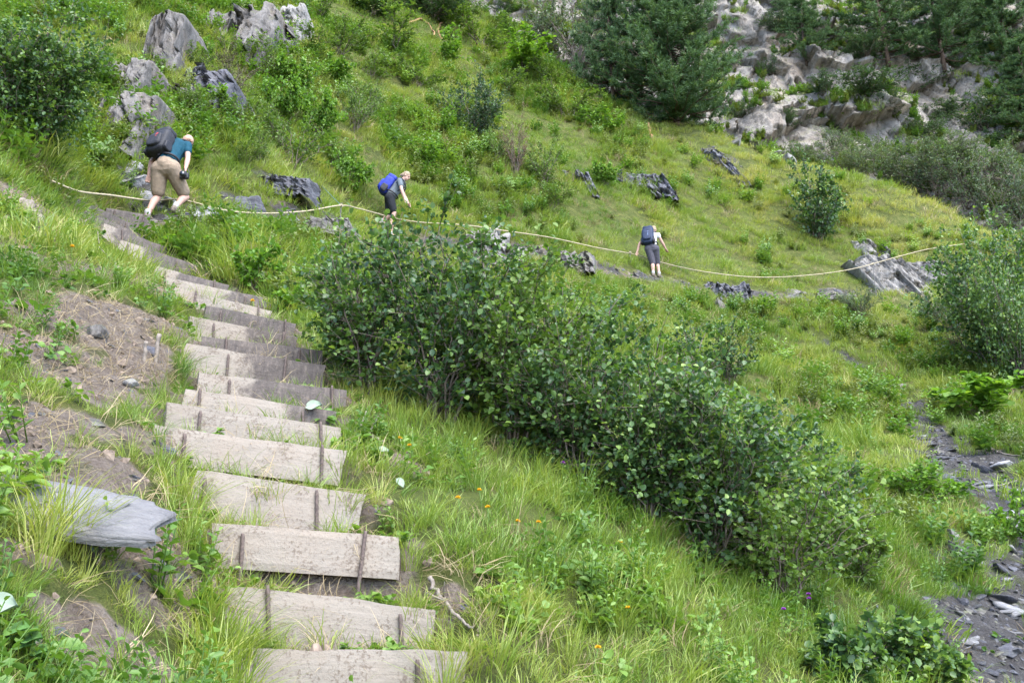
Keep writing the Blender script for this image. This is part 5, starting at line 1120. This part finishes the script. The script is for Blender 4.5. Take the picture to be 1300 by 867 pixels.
def backpack(base, c, back, up, w, h, d, col, accent, label, J):
    """base: world foot point; c: centre of the bag relative to it; back: direction away from the spine"""
    back = nrmz(np.array(back, float)); up = np.array(up, float); up = nrmz(up - (up @ back) * back); sd_ = np.cross(up, back); Rm = np.stack([sd_, back, up], 1); c = np.array(c, float)
    e = empty('backpack', base + c, label, 'backpack'); at = lambda x, y, z: sd_ * x + back * y + up * z
    mc = simple('pack_cloth', col, .65, .3, .25, 18, bmp=.01); ma = simple('pack_trim', accent, .6, .3, .15, 30); mb = simple('pack_webbing', (.02, .02, .024), .6, .3, .2, 30)
    def add(nm, cc, dm, m, ex=.5):
        V, Q = superbox(cc, dm, Rm, ex)
        V = V + .010 * np.stack([fbm(V[:, 0] * 14 + k, V[:, 1] * 14, V[:, 2] * 14, 3, 5) for k in (0, 9, 17)], -1); link(nm, mk_mesh(nm, V, Q, m, True), e)
    add('main_bag', at(0, 0, 0), (w, d, h), mc); add('lid', at(0, -.01, h * .47), (w * .9, d * .95, h * .24), mc); add('front_pocket', at(0, d * .48, -h * .1), (w * .72, d * .4, h * .55), mc)
    add('side_pocket', at(w * .5, 0, -h * .26), (w * .2, d * .6, h * .38), mb); add('side_pocket', at(-w * .5, 0, -h * .26), (w * .2, d * .6, h * .38), mb)
    add('buckle_strap', at(w * .12, d * .60, -h * .02), (w * .08, d * .16, h * .34), ma, .35)
    for s, sh in ((1, J['Rsh']), (-1, J['Lsh'])):
        a = at(s * w * .22, -d * .45, h * .40); b = (np.array(J['neck']) * .45 + np.array(sh) * .55) - c - back * .01 + np.array([0, 0, .075]); f_ = (np.array(J['chest']) * .5 + np.array(sh) * .5) - c - back * .17; g_ = at(s * w * .40, -d * .75, -h * .38)
        V, Fs = tubes([(catmull(np.array([a, b, f_, g_]), np.linspace(0, 3, 22)), .019)], 8); link('shoulder_strap', mk_mesh('shoulder_strap', V, Fs, mb, True), e)
    pv = np.array(J['pelvis']) - c + up * .11; an = np.linspace(-2.9, 2.9, 30); V, Fs = tubes([(np.stack([pv + sd_ * .185 * math.sin(q) - back * .165 * math.cos(q) for q in an]), .018)], 8); link('hip_belt', mk_mesh('hip_belt', V, Fs, mb, True), e)
    return e
def person(base, J, f, label, shirt, shorts, hair, hairkind, shoe, sleeves=.55, fem=1.0, shw=1.0, handk=None, short_end=.92, sock=None):
    """J: joints relative to base; f: facing direction"""
    e = empty('person', base, label, 'person'); J = {k: np.array(v, float) for k, v in J.items()}; f = nrmz(np.array(f, float)); lat = nrmz(J['Rsh'] - J['Lsh'])
    b = shw; pel, ch, nk, hd = J['pelvis'], J['chest'], J['neck'], J['head']
    hp, at, Rm = face(hd, J['look'], J.get('headup', hd - nk), .98)
    body = [('c', pel, .125 * b, (pel + ch) / 2, .118 * b), ('c', (pel + ch) / 2, .118 * b, ch, .125 * b), ('c', J['Lhip'], .10 * b, J['Rhip'], .10 * b), ('c', J['Lsh'] * .85 + ch * .15, .062, J['Rsh'] * .85 + ch * .15, .062), ('c', ch, .10, nk, .062), ('c', nk, .056, hd - (hd - nk) * .2, .052)] + hp
    for s in 'LR':
        sh, el, wr = J[s + 'sh'], J[s + 'el'], J[s + 'wr']; body += [('c', sh, .052, el, .041), ('c', el, .042, el * .65 + wr * .35, .042), ('c', el * .65 + wr * .35, .042, wr, .027)]
        hdv = J.get(s + 'hand', wr - el); body += hand(wr, hdv, (lat if s == 'L' else -lat) + f * .9, (handk or {}).get(s, .5), 1.0)
        hi, kn, an = J[s + 'hip'], J[s + 'kn'], J[s + 'an']; bk = nrmz(np.cross(nrmz(an - kn), lat)); bk = bk if bk @ f < 0 else -bk
        body += [('c', hi, .088 * b, kn, .060), ('c', kn, .058, kn * .62 + an * .38 + bk * .022, .060), ('c', kn * .62 + an * .38 + bk * .022, .058, an, .038)]
        ft = J.get(s + 'foot', f); ft = nrmz(ft); body += [('c', an, .038, an + ft * .10 - np.array([0, 0, .045]), .034)]
    flesh('body', body, M['skin'], e)
    ms = simple('shirt_cloth', shirt, .8, .2, .12, 14, bmp=.012); mo = simple('shorts_cloth', shorts, .85, .2, .14, 16, bmp=.012); mh = simple('hair', hair, .6, .3, .35, 60, bmp=.006)
    sp = [('c', pel + (ch - pel) * .12, .140 * b, (pel + ch) / 2, .135 * b), ('c', (pel + ch) / 2, .135 * b, ch, .145 * b), ('c', J['Lsh'] * .84 + ch * .16, .080, J['Rsh'] * .84 + ch * .16, .080), ('c', ch, .12, nk * .9 + ch * .1, .074)]
    for s in 'LR': sp.append(('c', J[s + 'sh'], .074, J[s + 'sh'] * (1 - sleeves) + J[s + 'el'] * sleeves, .064))
    flesh('shirt', sp, ms, e, .011, 6)
    so = [('c', pel + (ch - pel) * .20, .136 * b, pel, .140 * b), ('c', J['Lhip'], .128 * b, J['Rhip'], .128 * b)]
    for s in 'LR':
        hi, kn = J[s + 'hip'], J[s + 'kn']; so += [('c', hi, .122 * b, hi * .5 + kn * .5, .108 * b), ('c', hi * .5 + kn * .5, .108 * b, hi * (1 - short_end) + kn * short_end, .096 * b)]
    flesh('shorts', so, mo, e, .011, 5)
    for s in 'LR':
        an = J[s + 'an']; ft = nrmz(J.get(s + 'foot', f)); dn = np.array([0, 0, -1.0]); dn = nrmz(dn - (dn @ ft) * ft)
        V = [('c', an + dn * .045 - ft * .035, .046, an + dn * .052 + ft * .13, .040), ('c', an - dn * .01, .050, an + dn * .04 + ft * .03, .050), ('c', an + dn * .070 - ft * .04, .036, an + dn * .072 + ft * .15, .034)]
        sh_o = flesh('shoe', V, shoe, e, .010, 3)
        if sock is not None: flesh('sock', [('c', an - dn * .005, .050, an - dn * .05, .049)], sock, sh_o, .010, 2)
    if hairkind == 'short': hr = [('e', at(0, -.022, .045), np.array([.080, .092, .088]), Rm), ('e', at(0, -.05, -.01), np.array([.072, .062, .075]), Rm)]
    elif hairkind == 'fringe': hr = [('e', at(0, -.055, .0), np.array([.078, .052, .066]), Rm), ('e', at(.055, -.03, .0), np.array([.028, .055, .04]), Rm), ('e', at(-.055, -.03, .0), np.array([.028, .055, .04]), Rm)]
    else: hr = [('e', at(0, -.018, .042), np.array([.082, .096, .092]), Rm), ('e', at(0, -.075, .0), np.array([.070, .058, .075]), Rm), ('c', at(0, -.115, .02), .030, at(0, -.15, -.04), .024)]
    flesh('hair', hr, mh, e, .010, 2)
    me_ = simple('eye', (.05, .04, .035), .3, .5, .1)
    for s in (-1, 1):
        V, Fs = _sphere(at(s * .031, .079, .008), .011); link('eye', mk_mesh('eye', V, Fs, me_, True), e)
    V, Fs = tubes([(np.array([at(-.024, .090, -.060), at(0, .095, -.061), at(.024, .090, -.060)]), .005)], 6); link('mouth', mk_mesh('mouth', V, Fs, simple('lips', (.42, .19, .16), .5, .3, .05), True), e)
    return e
m_boot = simple('brown_boot', (.16, .13, .105), .8, .2, .3, 30); m_boot2 = simple('grey_boot', (.22, .21, .20), .8, .2, .3, 30); m_sock = simple('sock', (.35, .34, .33), .9, .1)
# hiker in khaki shorts, bent forward on the stair top
B1 = hit(203, 280, 8); z1 = lambda dx, dy: float(H(B1[0] + dx, B1[1] + dy)) - B1[2]
k1 = odepth(B1) / 15.3
lf = np.array([-.20, -.02, 0]); rf = np.array([.16, .06, 0]); lf[2] = z1(*lf[:2]); rf[2] = z1(*rf[:2])
J1 = {'Lan': lf + [0, 0, .105], 'Lkn': [-.13, .14, .47], 'Lhip': [-.10, .02, .89], 'Ran': rf + [.04, 0, .14], 'Rkn': [.27, .28, .53], 'Rhip': [.10, .0, .90], 'pelvis': [0, .0, .95], 'chest': [.05, .24, 1.39], 'neck': [.11, .33, 1.51], 'head': [.17, .42, 1.60],
      'Lsh': [-.17, .28, 1.40], 'Lel': [-.31, .18, 1.11], 'Lwr': [-.33, .18, .85], 'Rsh': [.23, .24, 1.43], 'Rel': [.29, .14, 1.14], 'Rwr': [.31, .03, .91], 'look': [.25, .9, -.45], 'headup': [.15, .35, .92], 'Lfoot': [.25, .95, .12], 'Rfoot': [.35, .9, -.15], 'Rhand': [.0, -.15, -1]}
J1 = {k: np.array(v, float) for k, v in J1.items()}
person(B1, J1, (.35, .93, 0), 'hiker in teal shirt and khaki shorts bending forward at the top of the steps', (.005, .048, .075), (.235, .18, .13), (.42, .25, .17), 'fringe', m_boot, .45, shw=1.14, short_end=.80, handk={'R': 1.0, 'L': .9}, sock=m_sock)
backpack(B1, (-.13, .02, 1.35), (-.38, -.84, .36), (.12, .38, .90), .38, .48, .26, (.022, .023, .028), (.45, .03, .03), 'black backpack with red trim worn by the hiker in khaki shorts', J1)
# camera in that hiker's right hand
cb = B1 + J1['Rwr'] + np.array([.01, -.06, -.15]); ce = empty('photo_camera', cb, 'black camera hanging in the hand of the hiker in khaki shorts', 'camera')
mk = simple('black_plastic', (.018, .018, .02), .45, .4, .2, 40)
V, Q = superbox((0, .02, 0), (.14, .07, .10), np.eye(3), .3); link('camera_body', mk_mesh('camera_body', V, Q, mk, True), ce)
V, Q = superbox((0, .02, .06), (.06, .06, .05), np.eye(3), .4); link('viewfinder', mk_mesh('viewfinder', V, Q, mk, True), ce)
V, Fs = tubes([(np.array([[0, -.01, 0], [0, -.06, -.005], [0, -.10, -.01]]), np.array([.040, .042, .044]))], 20); ln_ = link('lens', mk_mesh('lens', V, Fs, mk, True), ce)
V, Fs = tubes([(np.array([[0, -.1005, -.010], [0, -.1035, -.0102]]), .036)], 20); link('front_glass', mk_mesh('front_glass', V, Fs, simple('lens_glass', (.012, .014, .022), .08, .8, .1), True), ln_)
V, Fs = tubes([(catmull(np.array([[-.07, .02, .04], [-.05, .04, .12], [.02, .05, .15], [.07, .03, .05]]), np.linspace(0, 3, 18)), .007)], 6); link('wrist_strap', mk_mesh('wrist_strap', V, Fs, mk, True), ce)
# hiker with the blue backpack, walking to the right
B2 = unp(491, 297, 22.4); B2[2] = float(H(B2[0], B2[1])); z2 = lambda dx, dy: float(H(B2[0] + dx, B2[1] + dy)) - B2[2]
lf = np.array([-.14, .08, 0]); rf = np.array([.10, -.06, 0]); lf[2] = z2(*lf[:2]); rf[2] = z2(*rf[:2])
J2 = {'Lan': lf + [0, 0, .12], 'Lkn': [.02, .10, .50], 'Lhip': [.02, .10, .92], 'Ran': rf + [0, 0, .105], 'Rkn': [.17, -.06, .52], 'Rhip': [.05, -.09, .92], 'pelvis': [.04, 0, .96], 'chest': [.25, .02, 1.30], 'neck': [.34, .03, 1.44], 'head': [.43, .02, 1.55],
      'Lsh': [.27, .19, 1.36], 'Lel': [.38, .25, 1.10], 'Lwr': [.48, .22, .90], 'Rsh': [.29, -.16, 1.34], 'Rel': [.36, -.24, 1.05], 'Rwr': [.44, -.24, .82], 'look': [.86, -.12, -.48], 'headup': [.5, 0, .85], 'Lfoot': [1, .15, -.1], 'Rfoot': [1, .1, 0]}
J2 = {k: np.array(v, float) for k, v in J2.items()}
person(B2, J2, (1, .05, 0), 'fair haired hiker in grey shirt and black shorts stooping along the path', (.11, .13, .145), (.016, .018, .022), (.27, .20, .13), 'bun', m_boot2, .5, shw=.97, short_end=.80, sock=m_sock)
backpack(B2, (-.04, .03, 1.30), (-.82, -.10, .50), (.48, 0, .86), .34, .50, .27, (.020, .035, .27), (.35, .36, .4), 'bright blue backpack worn by the hiker in black shorts', J2)
# hiker with the navy backpack, seen from behind
B3 = hit(833, 353); z3 = lambda dx, dy: float(H(B3[0] + dx, B3[1] + dy)) - B3[2]
lf = np.array([-.09, -.05, 0]); rf = np.array([.11, .10, 0]); lf[2] = z3(*lf[:2]); rf[2] = z3(*rf[:2])
J3 = {'Lan': lf + [0, 0, .105], 'Lkn': [-.08, .06, .50], 'Lhip': [-.19, .0, .93], 'Ran': rf + [0, 0, .105], 'Rkn': [.08, .20, .54], 'Rhip': [.02, .02, .94], 'pelvis': [-.09, 0, .98], 'chest': [-.04, .16, 1.38], 'neck': [-.01, .22, 1.53], 'head': [.04, .28, 1.66],
      'Lsh': [-.22, .18, 1.43], 'Lel': [-.44, .12, 1.14], 'Lwr': [-.52, .10, .88], 'Rsh': [.14, .16, 1.45], 'Rel': [.27, .22, 1.22], 'Rwr': [.38, .32, 1.06], 'look': [.6, .75, -.2], 'headup': [.1, .15, 1], 'Lfoot': [.45, .9, 0], 'Rfoot': [.5, .85, 0]}
J3 = {k: np.array(v, float) for k, v in J3.items()}
person(B3, J3, (.45, .9, 0), 'curly fair haired hiker in white top and dark grey shorts balancing along the path', (.55, .55, .55), (.065, .062, .075), (.25, .19, .12), 'short', m_boot, .22, shw=1.0, short_end=1.0, sock=m_sock)
w3 = J3['Lwr']; a = np.linspace(0, 2 * np.pi, 16)
backpack(B3, (-.20, -.02, 1.32), (-.35, -.88, .30), (.08, .30, .95), .36, .60, .28, (.016, .026, .056), (.10, .14, .22), 'navy blue backpack worn by the hiker in the white top', J3)
